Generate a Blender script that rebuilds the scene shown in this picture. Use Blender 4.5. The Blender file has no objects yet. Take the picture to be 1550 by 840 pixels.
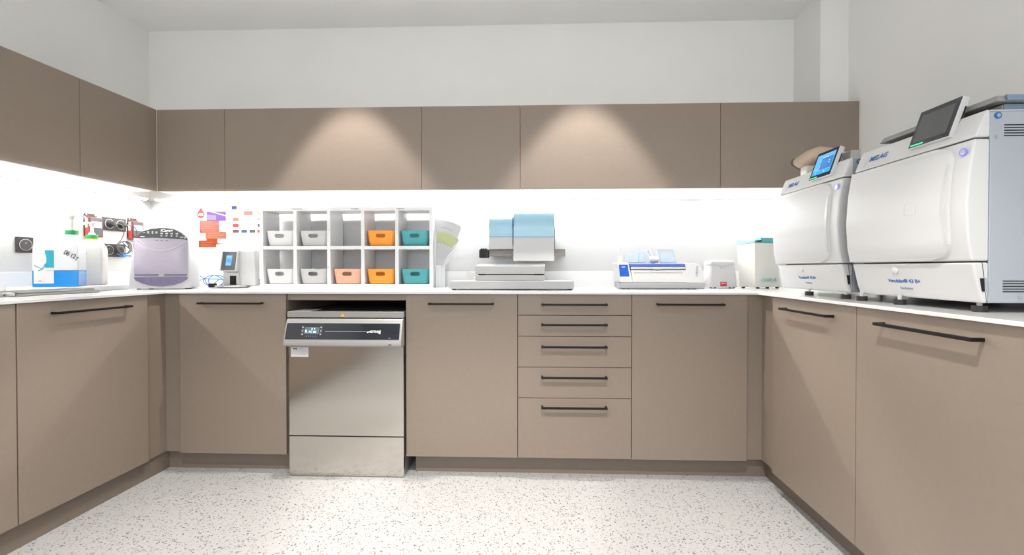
import bpy, bmesh, math, random
from mathutils import Vector, Matrix
PI = math.pi
random.seed(7)
scn = bpy.context.scene
COL = scn.collection

# ------------------------------------------------------------------ materials
def mat(name, color, rough=0.5, metal=0.0, spec=0.5, coat=0.0, var=0.0, vscale=6.0, bump=0.0, bscale=200.0,
        emit=None, estr=0.0, trans=0.0, stretch=None, aniso=0.0):
    m = bpy.data.materials.new(name); m.use_nodes = True
    nt = m.node_tree; b = nt.nodes['Principled BSDF']
    b.inputs['Base Color'].default_value = (*color, 1)
    b.inputs['Roughness'].default_value = rough
    b.inputs['Metallic'].default_value = metal
    b.inputs['Specular IOR Level'].default_value = spec
    b.inputs['Coat Weight'].default_value = coat
    b.inputs['Transmission Weight'].default_value = trans
    b.inputs['Anisotropic'].default_value = aniso
    if emit:
        b.inputs['Emission Color'].default_value = (*emit, 1)
        b.inputs['Emission Strength'].default_value = estr
    tc = nt.nodes.new('ShaderNodeTexCoord'); mp = nt.nodes.new('ShaderNodeMapping')
    nt.links.new(tc.outputs['Object'], mp.inputs['Vector'])
    if stretch: mp.inputs['Scale'].default_value = stretch
    if var > 0:
        n = nt.nodes.new('ShaderNodeTexNoise'); n.inputs['Scale'].default_value = vscale; n.inputs['Detail'].default_value = 4
        nt.links.new(mp.outputs['Vector'], n.inputs['Vector'])
        r = nt.nodes.new('ShaderNodeValToRGB')
        r.color_ramp.elements[0].position = .3; r.color_ramp.elements[1].position = .7
        r.color_ramp.elements[0].color = (*[c*(1-var) for c in color], 1)
        r.color_ramp.elements[1].color = (*[min(1, c*(1+var)) for c in color], 1)
        nt.links.new(n.outputs['Fac'], r.inputs['Fac']); nt.links.new(r.outputs['Color'], b.inputs['Base Color'])
    if bump > 0:
        n2 = nt.nodes.new('ShaderNodeTexNoise'); n2.inputs['Scale'].default_value = bscale; n2.inputs['Detail'].default_value = 3
        nt.links.new(mp.outputs['Vector'], n2.inputs['Vector'])
        bp = nt.nodes.new('ShaderNodeBump'); bp.inputs['Strength'].default_value = bump; bp.inputs['Distance'].default_value = .002
        nt.links.new(n2.outputs['Fac'], bp.inputs['Height']); nt.links.new(bp.outputs['Normal'], b.inputs['Normal'])
    return m

def mat_floor():
    m = mat('terrazzo_floor', (.44, .44, .438), rough=.42)
    nt = m.node_tree; b = nt.nodes['Principled BSDF']
    tc = nt.nodes.new('ShaderNodeTexCoord')
    last = None
    def chips(scale, thr, frac, col, prev, seed):
        mp = nt.nodes.new('ShaderNodeMapping'); mp.inputs['Location'].default_value = (seed, seed*.37, 0)
        nt.links.new(tc.outputs['Object'], mp.inputs['Vector'])
        wn = nt.nodes.new('ShaderNodeTexNoise'); wn.inputs['Scale'].default_value = scale*1.1; wn.inputs['Detail'].default_value = 2
        nt.links.new(mp.outputs['Vector'], wn.inputs['Vector'])
        ad = nt.nodes.new('ShaderNodeVectorMath'); ad.operation = 'MULTIPLY_ADD'
        ad.inputs[1].default_value = (.9/scale,)*3
        nt.links.new(wn.outputs['Color'], ad.inputs[0]); nt.links.new(mp.outputs['Vector'], ad.inputs[2])
        v = nt.nodes.new('ShaderNodeTexVoronoi'); v.inputs['Scale'].default_value = scale
        nt.links.new(ad.outputs['Vector'], v.inputs['Vector'])
        sep = nt.nodes.new('ShaderNodeSeparateColor'); nt.links.new(v.outputs['Color'], sep.inputs['Color'])
        size = nt.nodes.new('ShaderNodeMath'); size.operation = 'MULTIPLY'; size.inputs[1].default_value = thr
        nt.links.new(sep.outputs['Green'], size.inputs[0])
        lt = nt.nodes.new('ShaderNodeMath'); lt.operation = 'LESS_THAN'
        nt.links.new(v.outputs['Distance'], lt.inputs[0]); nt.links.new(size.outputs[0], lt.inputs[1])
        pick = nt.nodes.new('ShaderNodeMath'); pick.operation = 'LESS_THAN'; pick.inputs[1].default_value = frac
        nt.links.new(sep.outputs['Red'], pick.inputs[0])
        mu = nt.nodes.new('ShaderNodeMath'); mu.operation = 'MULTIPLY'
        nt.links.new(lt.outputs[0], mu.inputs[0]); nt.links.new(pick.outputs[0], mu.inputs[1])
        tone = nt.nodes.new('ShaderNodeMix'); tone.data_type = 'RGBA'
        tone.inputs['A'].default_value = (*col, 1); tone.inputs['B'].default_value = (*[c*2.6 for c in col], 1)
        nt.links.new(sep.outputs['Blue'], tone.inputs['Factor'])
        mx = nt.nodes.new('ShaderNodeMix'); mx.data_type = 'RGBA'
        nt.links.new(mu.outputs[0], mx.inputs['Factor'])
        if prev is None: mx.inputs['A'].default_value = (.44, .44, .438, 1)
        else: nt.links.new(prev, mx.inputs['A'])
        nt.links.new(tone.outputs['Result'], mx.inputs['B'])
        return mx.outputs['Result']
    last = chips(115, .52, .46, (.10, .098, .095), last, 0.0)
    last = chips(190, .50, .38, (.13, .128, .125), last, 3.1)
    last = chips(75, .36, .18, (.075, .085, .095), last, 7.7)
    nt.links.new(last, b.inputs['Base Color'])
    return m

M = {}
M['wall'] = mat('painted_wall', (0.850, 0.841, 0.812), rough=.85, spec=.2, var=.015, vscale=3, bump=.05, bscale=350)
M['ceiling'] = mat('painted_ceiling', (.88, .872, .85), rough=.9, spec=.2, var=.01, vscale=3)
M['dimmed_wall'] = mat('dimmed_wall_white', (0.506, 0.506, 0.501), rough=.35, spec=.4, var=.01, vscale=3)  # white of the added panels, darkened against strip light clipping
M['floor'] = mat_floor()
M['taupe'] = mat('taupe_laminate', (.255, .205, .165), rough=.42, spec=.38, var=.025, vscale=40, bump=.04, bscale=900)
M['plinth'] = mat('taupe_plinth', (.195, .158, .128), rough=.5, spec=.35, var=.03, vscale=30)
M['carcass'] = mat('cabinet_carcass', (.20, .165, .135), rough=.6, var=.03, vscale=20)
M['whiteboard'] = mat('white_melamine', (.76, .76, .765), rough=.35, var=.01, vscale=8)
M['top'] = mat('worktop_white', (.70, .70, .695), rough=.14, spec=.5, var=.003, vscale=14)
M['black'] = mat('black_metal', (.006, .006, .006), rough=.5, spec=.25, metal=0.0, var=.1, vscale=60)
M['rubber'] = mat('black_rubber', (.015, .015, .015), rough=.7, var=.1, vscale=60)
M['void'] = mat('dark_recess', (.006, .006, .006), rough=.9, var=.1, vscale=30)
M['steel'] = mat('brushed_steel', (.62, .585, .54), rough=.13, metal=1.0, var=.03, vscale=9, stretch=(1, 1, 60), bump=.02, bscale=60)
M['steel2'] = mat('satin_steel', (.36, .35, .335), rough=.45, metal=.5, var=.04, vscale=12, stretch=(1, 30, 30))
M['alu'] = mat('silver_plastic', (.40, .39, .38), rough=.35, metal=.35, var=.02, vscale=20)
M['glass_black'] = mat('black_glass', (.013, .017, .024), rough=.06, spec=.6, coat=.4, var=.1, vscale=4)
M['white'] = mat('white_plastic', (0.567, 0.567, 0.565), rough=.48, spec=.4, var=.008, vscale=12)
M['offwhite'] = mat('offwhite_plastic', (0.410, 0.404, 0.387), rough=.4, var=.01, vscale=12)
M['cream'] = mat('cream_plastic', (.80, .775, .72), rough=.45, var=.01, vscale=12)
M['groove'] = mat('grey_groove', (.50, .50, .49), rough=.4, var=.02, vscale=15)
M['chassis'] = mat('painted_steel_chassis', (.34, .37, .41), rough=.45, var=.012, vscale=15, bump=.03, bscale=700)
M['greylid'] = mat('grey_lid', (.25, .25, .245), rough=.4, var=.03, vscale=20)
M['daylit_grey'] = mat('daylit_grey_plastic', (.16, .235, .33), rough=.4, var=.03, vscale=20)  # cool daylight put into the grey of the tray ends
M['lightgrey'] = mat('light_grey', (.34, .345, .35), rough=.45, var=.015, vscale=12)
M['seam'] = mat('seam_dark', (.06, .055, .05), rough=.8, var=.1, vscale=40)
M['text_blue'] = mat('print_blue', (.01, .13, .38), rough=.5, var=.02, vscale=50)
M['text_greyblue'] = mat('print_grey_blue', (.22, .28, .40), rough=.5, var=.02, vscale=50)
M['text_dark'] = mat('print_black', (.03, .03, .03), rough=.6, var=.05, vscale=50)
M['text_grey'] = mat('print_grey', (.42, .42, .43), rough=.6, var=.02, vscale=50)
M['text_white'] = mat('print_white', (.82, .82, .82), rough=.5, var=.02, vscale=50)
M['text_teal'] = mat('print_teal', (.16, .50, .46), rough=.5, var=.02, vscale=50)
M['screen_off'] = mat('screen_dark', (.085, .088, .088), rough=.10, spec=.5, var=.03, vscale=4)
M['ui_light'] = mat('screen_light_blue', (.05, .15, .3), rough=.3, emit=(.13, .42, .80), estr=.75, var=.01)
M['ui_dark'] = mat('screen_deep_blue', (.02, .06, .15), rough=.3, emit=(.03, .15, .38), estr=.9, var=.01)
M['ui_bright'] = mat('screen_bright_blue', (.02, .1, .3), rough=.3, emit=(.01, .26, .90), estr=1.0, var=.01)
M['ui_line'] = mat('screen_white', (.3, .3, .3), rough=.3, emit=(.6, .8, 1), estr=.8, var=.01)
M['led_green'] = mat('green_status_light', (.02, .3, .1), rough=.3, emit=(.03, .85, .30), estr=1.1, var=.01)
M['led_blue'] = mat('blue_ring_light', (.1, .1, .5), rough=.3, emit=(.12, .18, .95), estr=.5, var=.01)
M['lcd'] = mat('backlit_lcd', (.2, .2, .3), rough=.3, emit=(.55, .58, .95), estr=.6, var=.01)
M['display_grey'] = mat('display_grey', (.13, .14, .15), rough=.15, var=.05, vscale=10)
M['digit'] = mat('display_digits', (.2, .3, .4), rough=.3, emit=(.35, .62, 1.0), estr=1.3, var=.01)
M['led'] = mat('led_strip_light', (.9, .9, .9), rough=.5, emit=(1.0, .975, .94), estr=138, var=.001)
M['profile'] = mat('aluminium_profile', (.75, .75, .74), rough=.4, metal=.4, var=.01)
M['rail'] = mat('rail_metal', (.24, .215, .195), rough=.45, metal=.2, var=.03, vscale=12)
M['orange'] = mat('orange_plastic', (.93, .33, .035), rough=.42, var=.012, vscale=10)
M['teal'] = mat('teal_plastic', (.075, .36, .385), rough=.42, var=.012, vscale=10)
M['peach'] = mat('peach_plastic', (.80, .42, .29), rough=.45, var=.012, vscale=10)
M['greybin'] = mat('grey_plastic', (.54, .54, .53), rough=.45, var=.012, vscale=10)
M['whitebin'] = mat('white_bin_plastic', (0.718, 0.708, 0.699), rough=.45, var=.01, vscale=10)
M['purple_lid'] = mat('smoky_purple_lid', (.36, .325, .39), rough=.30, coat=.1, var=.04, vscale=5)
M['purple_dark'] = mat('smoky_purple_tray', (.15, .125, .22), rough=.18, coat=.3, var=.05, vscale=8)
M['purple_lip'] = mat('pale_lilac_lip', (.46, .43, .48), rough=.2, coat=.4, var=.03, vscale=8)
M['panelgrey'] = mat('anthracite_panel', (0.057, 0.060, 0.063), rough=.35, var=.04, vscale=15)
M['socket'] = mat('anthracite_socket', (0.037, 0.036, 0.036), rough=.6, spec=.25, var=.04, vscale=30)
M['socket_in'] = mat('anthracite_socket_well', (0.025, 0.025, 0.025), rough=.45, var=.04, vscale=30)
M['cable_grey'] = mat('grey_cable', (.05, .05, .052), rough=.5, var=.05, vscale=30)
M['cable_blue'] = mat('blue_cable', (.02, .19, .55), rough=.45, var=.04, vscale=30)
M['red'] = mat('red_plastic', (0.455, 0.029, 0.016), rough=.4, var=.03, vscale=20)
M['darkred'] = mat('dark_red_label', (.50, .015, .03), rough=.4, var=.03, vscale=30)
M['green'] = mat('green_cap', (0.000, 0.202, 0.055), rough=.4, var=.03, vscale=30)
M['can'] = mat('milky_clear_can', (0.542, 0.560, 0.570), rough=.3, coat=.2, var=.015, vscale=8)
M['can_white'] = mat('milky_can', (0.517, 0.510, 0.490), rough=.45, var=.015, vscale=10)
M['liquid'] = mat('blue_liquid', (0.000, 0.195, 0.546), rough=.12, var=.03, vscale=5)
M['paper'] = mat('paper_white', (0.564, 0.564, 0.572), rough=.7, var=.01, vscale=15)
M['paper_grey'] = mat('paper_greyish', (.70, .70, .74), rough=.7, var=.015, vscale=15)
M['lime'] = mat('lime_print', (0.462, 0.518, 0.266), rough=.7, var=.06, vscale=60)
M['label_teal'] = mat('label_teal', (0.000, 0.240, 0.325), rough=.5, var=.02, vscale=30)
M['royal'] = mat('royal_blue_panel', (0.000, 0.070, 0.434), rough=.35, var=.02, vscale=30)
M['navy'] = mat('navy_lid', (.06, .12, .42), rough=.3, var=.03, vscale=30)
M['film'] = mat('blue_film', (.33, .545, .66), rough=.38, coat=.1, var=.045, vscale=3, stretch=(.3, 14, 14))
M['film_edge'] = mat('film_edge_blue', (.10, .29, .42), rough=.3, var=.1, vscale=90)
M['pouch_blue'] = mat('pouch_film', (0.533, 0.614, 0.666), rough=.25, coat=.3, var=.05, vscale=25)
M['mint'] = mat('pale_cyan_lid', (0.400, 0.640, 0.672), rough=.35, var=.02, vscale=20)
M['beige'] = mat('beige_plastic', (.56, .44, .33), rough=.4, var=.03, vscale=20)
M['smoke_rim'] = mat('smoky_rim', (.09, .075, .065), rough=.15, coat=.5, var=.05, vscale=20)
M['yellow'] = mat('warning_yellow', (.85, .55, .0), rough=.5, var=.02, vscale=50)
M['p_red'] = mat('poster_red', (0.204, 0.029, 0.027), rough=.8, spec=.15, var=.03, vscale=60)
M['p_pink'] = mat('poster_coral', (0.211, 0.066, 0.054), rough=.8, spec=.15, var=.05, vscale=70)
M['p_orange'] = mat('poster_orange', (0.206, 0.032, 0.005), rough=.8, spec=.15, var=.04, vscale=60)
M['p_salmon'] = mat('poster_salmon', (0.221, 0.076, 0.042), rough=.8, spec=.15, var=.04, vscale=60)
M['p_purple'] = mat('poster_purple', (0.069, 0.037, 0.148), rough=.8, spec=.15, var=.05, vscale=70)
M['p_lilac'] = mat('poster_lilac', (0.118, 0.094, 0.182), rough=.8, spec=.15, var=.04, vscale=70)
M['p_blue'] = mat('poster_blue', (0.035, 0.051, 0.143), rough=.8, spec=.15, var=.04, vscale=60)
M['p_brown'] = mat('poster_brown', (0.079, 0.038, 0.038), rough=.8, spec=.15, var=.04, vscale=60)
M['p_grey'] = mat('poster_grey', (0.055, 0.061, 0.061), rough=.8, spec=.15, var=.04, vscale=60)
M['p_yellow'] = mat('poster_yellow', (0.307, 0.266, 0.041), rough=.8, spec=.15, var=.04, vscale=60)
M['p_cream'] = mat('poster_cream', (0.226, 0.172, 0.118), rough=.8, spec=.15, var=.04, vscale=60)

# ------------------------------------------------------------------ mesh builder
class MB:
    def __init__(s): s.bm = bmesh.new()
    def face(s, pts):
        return s.bm.faces.new([s.bm.verts.new(p) for p in pts])
    def hexa(s, p):          # 8 points: bottom 0-3 ccw, top 4-7
        v = [s.bm.verts.new(q) for q in p]
        for f in ((3,2,1,0),(4,5,6,7),(0,1,5,4),(1,2,6,5),(2,3,7,6),(3,0,4,7)): s.bm.faces.new([v[i] for i in f])
        return s
    def box(s, x0, x1, y0, y1, z0, z1):
        return s.hexa([(x0,y0,z0),(x1,y0,z0),(x1,y1,z0),(x0,y1,z0),(x0,y0,z1),(x1,y0,z1),(x1,y1,z1),(x0,y1,z1)])
    def prism(s, pts, a0, a1, axis='y'):
        def P(p, a):
            if axis == 'y': return (p[0], a, p[1])
            if axis == 'x': return (a, p[0], p[1])
            return (p[0], p[1], a)
        A = [s.bm.verts.new(P(p, a0)) for p in pts]; B = [s.bm.verts.new(P(p, a1)) for p in pts]
        n = len(pts)
        s.bm.faces.new(A); s.bm.faces.new(B[::-1])
        for i in range(n): s.bm.faces.new([A[i], B[i], B[(i+1) % n], A[(i+1) % n]])
        return s
    def loft(s, rings, cap=True, closed=True):
        R = [[s.bm.verts.new(p) for p in r] for r in rings]
        n = len(R[0])
        for a, b in zip(R, R[1:]):
            for i in range(n if closed else n-1):
                s.bm.faces.new([a[i], a[(i+1) % n], b[(i+1) % n], b[i]])
        if cap:
            s.bm.faces.new(R[0][::-1]); s.bm.faces.new(R[-1])
        return s
    def tube(s, pts, r, seg=10, cap=True):
        pts = [Vector(p) for p in pts]
        rings = []; up = None
        for i, p in enumerate(pts):
            t = (pts[min(i+1, len(pts)-1)] - pts[max(i-1, 0)]).normalized()
            if up is None:
                up = t.orthogonal().normalized()
            up = (up - t*up.dot(t))
            up = up.normalized() if up.length > 1e-6 else t.orthogonal().normalized()
            w = t.cross(up)
            rr = r[i] if isinstance(r, (list, tuple)) else r
            rings.append([p + (up*math.cos(2*PI*k/seg) + w*math.sin(2*PI*k/seg))*rr for k in range(seg)])
        return s.loft(rings, cap)
    def cyl(s, p0, p1, r, seg=24):
        return s.tube([p0, p1], r, seg)
    def lathe(s, prof, c=(0,0,0), axis='z', seg=28):
        rings = []
        for r, h in prof:
            ring = []
            for k in range(seg):
                a = 2*PI*k/seg; u, v = r*math.cos(a), r*math.sin(a)
                q = {'z': (u, v, h), 'y': (u, h, v), 'x': (h, u, v)}[axis]
                ring.append((q[0]+c[0], q[1]+c[1], q[2]+c[2]))
            rings.append(ring)
        return s.loft(rings)
    def build(s, name, material, parent=None, bevel=0.0, seg=2, sharp=40, loc=None, rot=None):
        bmesh.ops.recalc_face_normals(s.bm, faces=s.bm.faces[:])
        me = bpy.data.meshes.new(name); s.bm.to_mesh(me); s.bm.free()
        me.materials.append(material if not isinstance(material, str) else M[material])
        for p in me.polygons: p.use_smooth = True
        me.set_sharp_from_angle(angle=math.radians(sharp))
        o = bpy.data.objects.new(name, me); COL.objects.link(o)
        if parent is not None: o.parent = parent
        if loc: o.location = loc
        if rot: o.rotation_euler = rot
        if bevel:
            b = o.modifiers.new('edge', 'BEVEL'); b.width = bevel; b.segments = seg; b.limit_method = 'ANGLE'
            b.angle_limit = math.radians(35); b.harden_normals = True
        return o

def bx(name, m, parent, x0, x1, y0, y1, z0, z1, bevel=0.0, **k):
    return MB().box(x0, x1, y0, y1, z0, z1).build(name, m, parent, bevel, **k)

def rrect(w, h, r, n=6, cx=0, cy=0):
    pts = []
    for sx, sy, a0 in ((1,1,0),(-1,1,90),(-1,-1,180),(1,-1,270)):
        for k in range(n+1):
            a = math.radians(a0 + 90*k/n)
            pts.append((cx + sx*(w/2-r) + r*math.cos(a), cy + sy*(h/2-r) + r*math.sin(a)))
    return pts

def thing(name, label, cat, loc=(0,0,0), rotz=0.0, group=None):
    o = bpy.data.objects.new(name, None); COL.objects.link(o)
    o.location = loc; o.rotation_euler = (0, 0, rotz); o.empty_display_size = .05
    o['label'] = label; o['category'] = cat
    if group: o['group'] = group
    return o
def tag(o, label, cat, group=None):
    o['label'] = label; o['category'] = cat
    if group: o['group'] = group
    return o
def struct(o):
    o['kind'] = 'structure'; return o

def smooth(pts, n=6):
    out = []
    P = [Vector(p) for p in pts]
    for i in range(len(P)-1):
        a, b, c, d = P[max(i-1, 0)], P[i], P[i+1], P[min(i+2, len(P)-1)]
        for k in range(n):
            t = k/n
            out.append(tuple(.5*((2*b)+(c-a)*t+(2*a-5*b+4*c-d)*t*t+(3*b-a-3*c+d)*t**3)))
    out.append(tuple(P[-1])); return out

def text(name, body, size, m, parent, loc, rot=(PI/2, 0, 0), shear=0.0, bold=0.0, width=1.0, ext=.0003, align='CENTER', spacing=1.0):
    cu = bpy.data.curves.new(name, 'FONT'); cu.body = body; cu.size = size; cu.shear = shear
    cu.offset = bold; cu.extrude = ext; cu.align_x = align; cu.align_y = 'CENTER'; cu.space_character = spacing
    cu.resolution_u = 3
    o = bpy.data.objects.new(name, cu); COL.objects.link(o)
    dg = bpy.context.evaluated_depsgraph_get(); dg.update()
    me = bpy.data.meshes.new_from_object(o.evaluated_get(dg))
    bpy.data.objects.remove(o); bpy.data.curves.remove(cu)
    if width != 1.0:
        for v in me.vertices: v.co.x *= width
    me.name = name; me.materials.clear(); me.materials.append(M[m])
    t = bpy.data.objects.new(name, me); COL.objects.link(t)
    t.parent = parent; t.location = loc; t.rotation_euler = rot
    return t

# ------------------------------------------------------------------ room (metres; camera stands at x=0, y=0)
XL, XR, YB, YN, ZC = -2.72, 1.843, 3.06, -1.9, 2.757        # walls, back wall, wall behind the camera, ceiling
WT = .988                                                   # worktop height
ZU0, ZU1, YU, XU = 1.5826, 2.0783, 2.681, -2.3393       # wall cabinets
def room():
    t = .12
    struct(bx('floor', 'floor', None, XL-t, XR+t, YN-t, YB+t, -.1, 0))
    struct(bx('ceiling', 'ceiling', None, XL-t, XR+t, YN-t, YB+t, ZC, ZC+.1))
    struct(bx('wall_back', 'wall', None, XL-t, XR+t, YB, YB+t, 0, ZC))
    struct(bx('wall_left', 'wall', None, XL-t, XL, YN-t, YB, 0, ZC))
    struct(bx('wall_right', 'wall', None, XR, XR+t, YN-t, YB, 0, ZC))
    m = MB()
    wx0, wx1, wz0, wz1 = -1.5, 1.1, .95, 2.45
    m.box(XL, wx0, YN-t, YN, 0, ZC).box(wx1, XR, YN-t, YN, 0, ZC).box(wx0, wx1, YN-t, YN, 0, wz0).box(wx0, wx1, YN-t, YN, wz1, ZC)
    struct(m.build('wall_rear', 'wall'))
    f = MB()
    f.box(wx0, wx1, YN-.07, YN-.02, wz0, wz0+.05).box(wx0, wx1, YN-.07, YN-.02, wz1-.05, wz1).box(wx0, wx0+.05, YN-.07, YN-.02, wz0+.05, wz1-.05).box(wx1-.05, wx1, YN-.07, YN-.02, wz0+.05, wz1-.05).box(-.225, -.175, YN-.07, YN-.02, wz0+.05, wz1-.05)
    struct(f.build('window_1', 'whiteboard'))
    struct(bx('wall_pillar', 'wall', None, 1.677, XR, 2.776, YB, 0, ZC))
room()

# ------------------------------------------------------------------ base cabinets
YD, XDL, XDR = 2.387, -2.0443, 1.1441        # door faces of the three runs
ZD0, ZD1 = .1039, .9740
def handle(parent, cx, z, L=.345):
    """bar handle on a door whose face is at local y=0, looking to -y"""
    m = MB()
    m.box(cx-L/2, cx+L/2, -.036, -.025, z-.005, z+.005)
    for s in (-1, 1):
        x = cx + s*(L/2-.005)
        m.box(x-.005, x+.005, -.026, .0005, z-.005, z+.005)
    return m.build('handle', 'black', parent, .0012)

def base_cabinet(loc, rotz, w, label, handle_z, depth=.60):
    t = thing('base_cabinet', label, 'cabinet', loc, rotz, 'taupe base cabinets')
    bx('carcass', 'carcass', t, .0, w, .0215, depth, .102, .9735)
    d = bx('door', 'taupe', t, .0015, w-.0015, 0, .020, ZD0, ZD1, .0012)
    handle(d, w/2, handle_z)
    return t
base_cabinet((-1.9643, YD, 0), 0, .5932, 'taupe cabinet with one black bar handle between left corner and steel dishwasher', .9245)
base_cabinet((-.7185, YD, 0), 0, .5995, 'taupe cabinet between the steel dishwasher and the drawer stack', .9245)
base_cabinet((.4815, YD, 0), 0, .5995, 'taupe cabinet between the drawer stack and the right corner', .9245)
# left run faces +x: local x runs towards the back wall
base_cabinet((XDL, 1.6905, 0), PI/2, .5905, 'taupe left run cabinet below the blue liquid canister', .9255, .67)
base_cabinet((XDL, 1.0885, 0), PI/2, .6, 'taupe left run cabinet cut off by the photo edge', .9255, .67)
def long_cabinet(label, loc, rz, depth):
    t = thing('base_cabinet', label, 'cabinet', loc, rz, 'taupe base cabinets')
    bx('carcass', 'carcass', t, 0, 1.802, .0215, depth, .102, .9735)
    for k in range(3):
        d = bx('door', 'taupe', t, .0015+.601*k, .5995+.601*k, 0, .020, ZD0, ZD1, .0012)
        m = MB(); cx = .30+.601*k
        m.box(cx-.1725, cx+.1725, -.036, -.025, .9205, .9305)
        for q in (-1, 1): m.box(cx+q*.1675-.005, cx+q*.1675+.005, -.026, .0005, .9205, .9305)
        m.build('handle', 'black', d, .0012)
long_cabinet('taupe left run cabinet continuing out of view towards the viewer', (XDL, -.715, 0), PI/2, .67)
long_cabinet('taupe right run cabinet continuing out of view towards the viewer', (XDR, 1.0705, 0), -PI/2, .69)
# right run faces -x: local x runs towards the camera
base_cabinet((XDR, 2.2621, 0), -PI/2, .590, 'taupe right run cabinet below the sterilizer with lit blue screen', .9255, .69)
base_cabinet((XDR, 1.6715, 0), -PI/2, .600, 'taupe right run cabinet below the big sterilizer with dark screen', .9285, .69)

def drawer_unit():
    t = thing('drawer_cabinet', 'taupe base cabinet with five drawers of growing height and black bar handles', 'cabinet', (-.1185, YD, 0))
    w = .5995
    bx('carcass', 'carcass', t, 0, w, .0215, .60, .102, .9735)
    zs = [.9740, .8641, .7518, .5884, .4249, .1039]
    hz = [.9225, .8165, .7000, .5390, .3805]
    for i in range(5):
        d = bx('drawer', 'taupe', t, .0015, w-.0015, 0, .020, zs[i+1]+.0015, zs[i]-(.0015 if i else 0), .0012)
        handle(d, .297, hz[i])
drawer_unit()

def corner_filler(x_c, s, lab):
    """L-shaped filler in a run corner; s=+1: left corner, -1: right corner"""
    y = YD + .024
    x = x_c
    m = MB()
    if s > 0:
        m.prism([(x, y), (-1.966, y), (-1.966, y+.018), (x-.018, y+.018), (x-.018, 2.283), (x, 2.283)], .102, .9735, 'z')
    else:
        m.prism([(1.083, y), (x, y), (x, 2.264), (x+.018, 2.264), (x+.018, y+.018), (1.083, y+.018)], .102, .9735, 'z')
    tag(m.build('corner_filler', 'taupe', None, .001), lab, 'filler panel')
corner_filler(-2.062, 1, 'recessed taupe filler panel in the left cabinet corner')
corner_filler(1.168, -1, 'recessed taupe filler panel in the right cabinet corner')

# plinths
YT = 2.4424
struct(MB().box(-2.0715, -1.345, YT, YT+.016, 0, .1015).box(-.681, 1.2092, YT, YT+.016, 0, .1015).build('baseboard_back', 'plinth'))
struct(bx('baseboard_left', 'plinth', None, -2.0875, -2.0715, -.72, YT+.016, 0, .1015))
struct(bx('baseboard_right', 'plinth', None, 1.2092, 1.2252, -.73, YT+.016, 0, .1015))

# worktop, one continuous U with an upstand along the walls
def worktop():
    y0, xl, xr = 2.371, -2.029, 1.1275
    e = .0008
    pts = [(XL+e, -.72), (xl, -.72), (xl, y0), (xr, y0), (xr, -.73), (XR-e, -.73), (XR-e, 2.776-e), (1.677-e, 2.776-e), (1.677-e, YB-e), (XL+e, YB-e)]
    w = MB().prism(pts, .9758, WT, 'z').build('worktop', 'top', None, .0012)
    tag(w, 'thin glossy white worktop running round all three walls', 'worktop')
    u = MB().prism([(XL+e, -.72), (XL+.012, -.72), (XL+.012, YB-.012), (1.677-e, YB-.012), (1.677-e, YB-e), (XL+e, YB-e)], WT, 1.093, 'z')
    u.build('upstand', 'top', w, .001)
worktop()

# added panels over the wall, darker white so the strip light clips less
sp = tag(bx('dimmed_panel', 'dimmed_wall', None, XL+.0025, 1.6765, YB-.0025, YB-.0002, 1.0935, ZU0-.0005), 'added panel on the back wall, darker white to tame the strip light', 'dimmed_panel')
sp = tag(bx('dimmed_panel', 'dimmed_wall', None, XL+.0002, XL+.0025, -.72, YB-.0026, 1.0935, ZU0-.0005), 'added panel on the left wall, darker white to tame the strip light', 'dimmed_panel')

# dishwasher niche rail
tag(bx('niche_rail', 'taupe', None, -1.369, -.7195, YD+.012, YD+.03, .9405, .9735, .001), 'narrow taupe rail under the worktop above the dishwasher', 'rail')
tag(MB().prism([(2.42, .975), (2.42, .969), (2.98, .969), (2.98, .0), (2.99, .0), (2.99, .975)], -1.3705, -.7195, 'x').build('niche_shade', 'void'), 'added black sheet painting the shade above the dishwasher', 'panel')  # black sheet stands for the shade inside the niche

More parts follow.
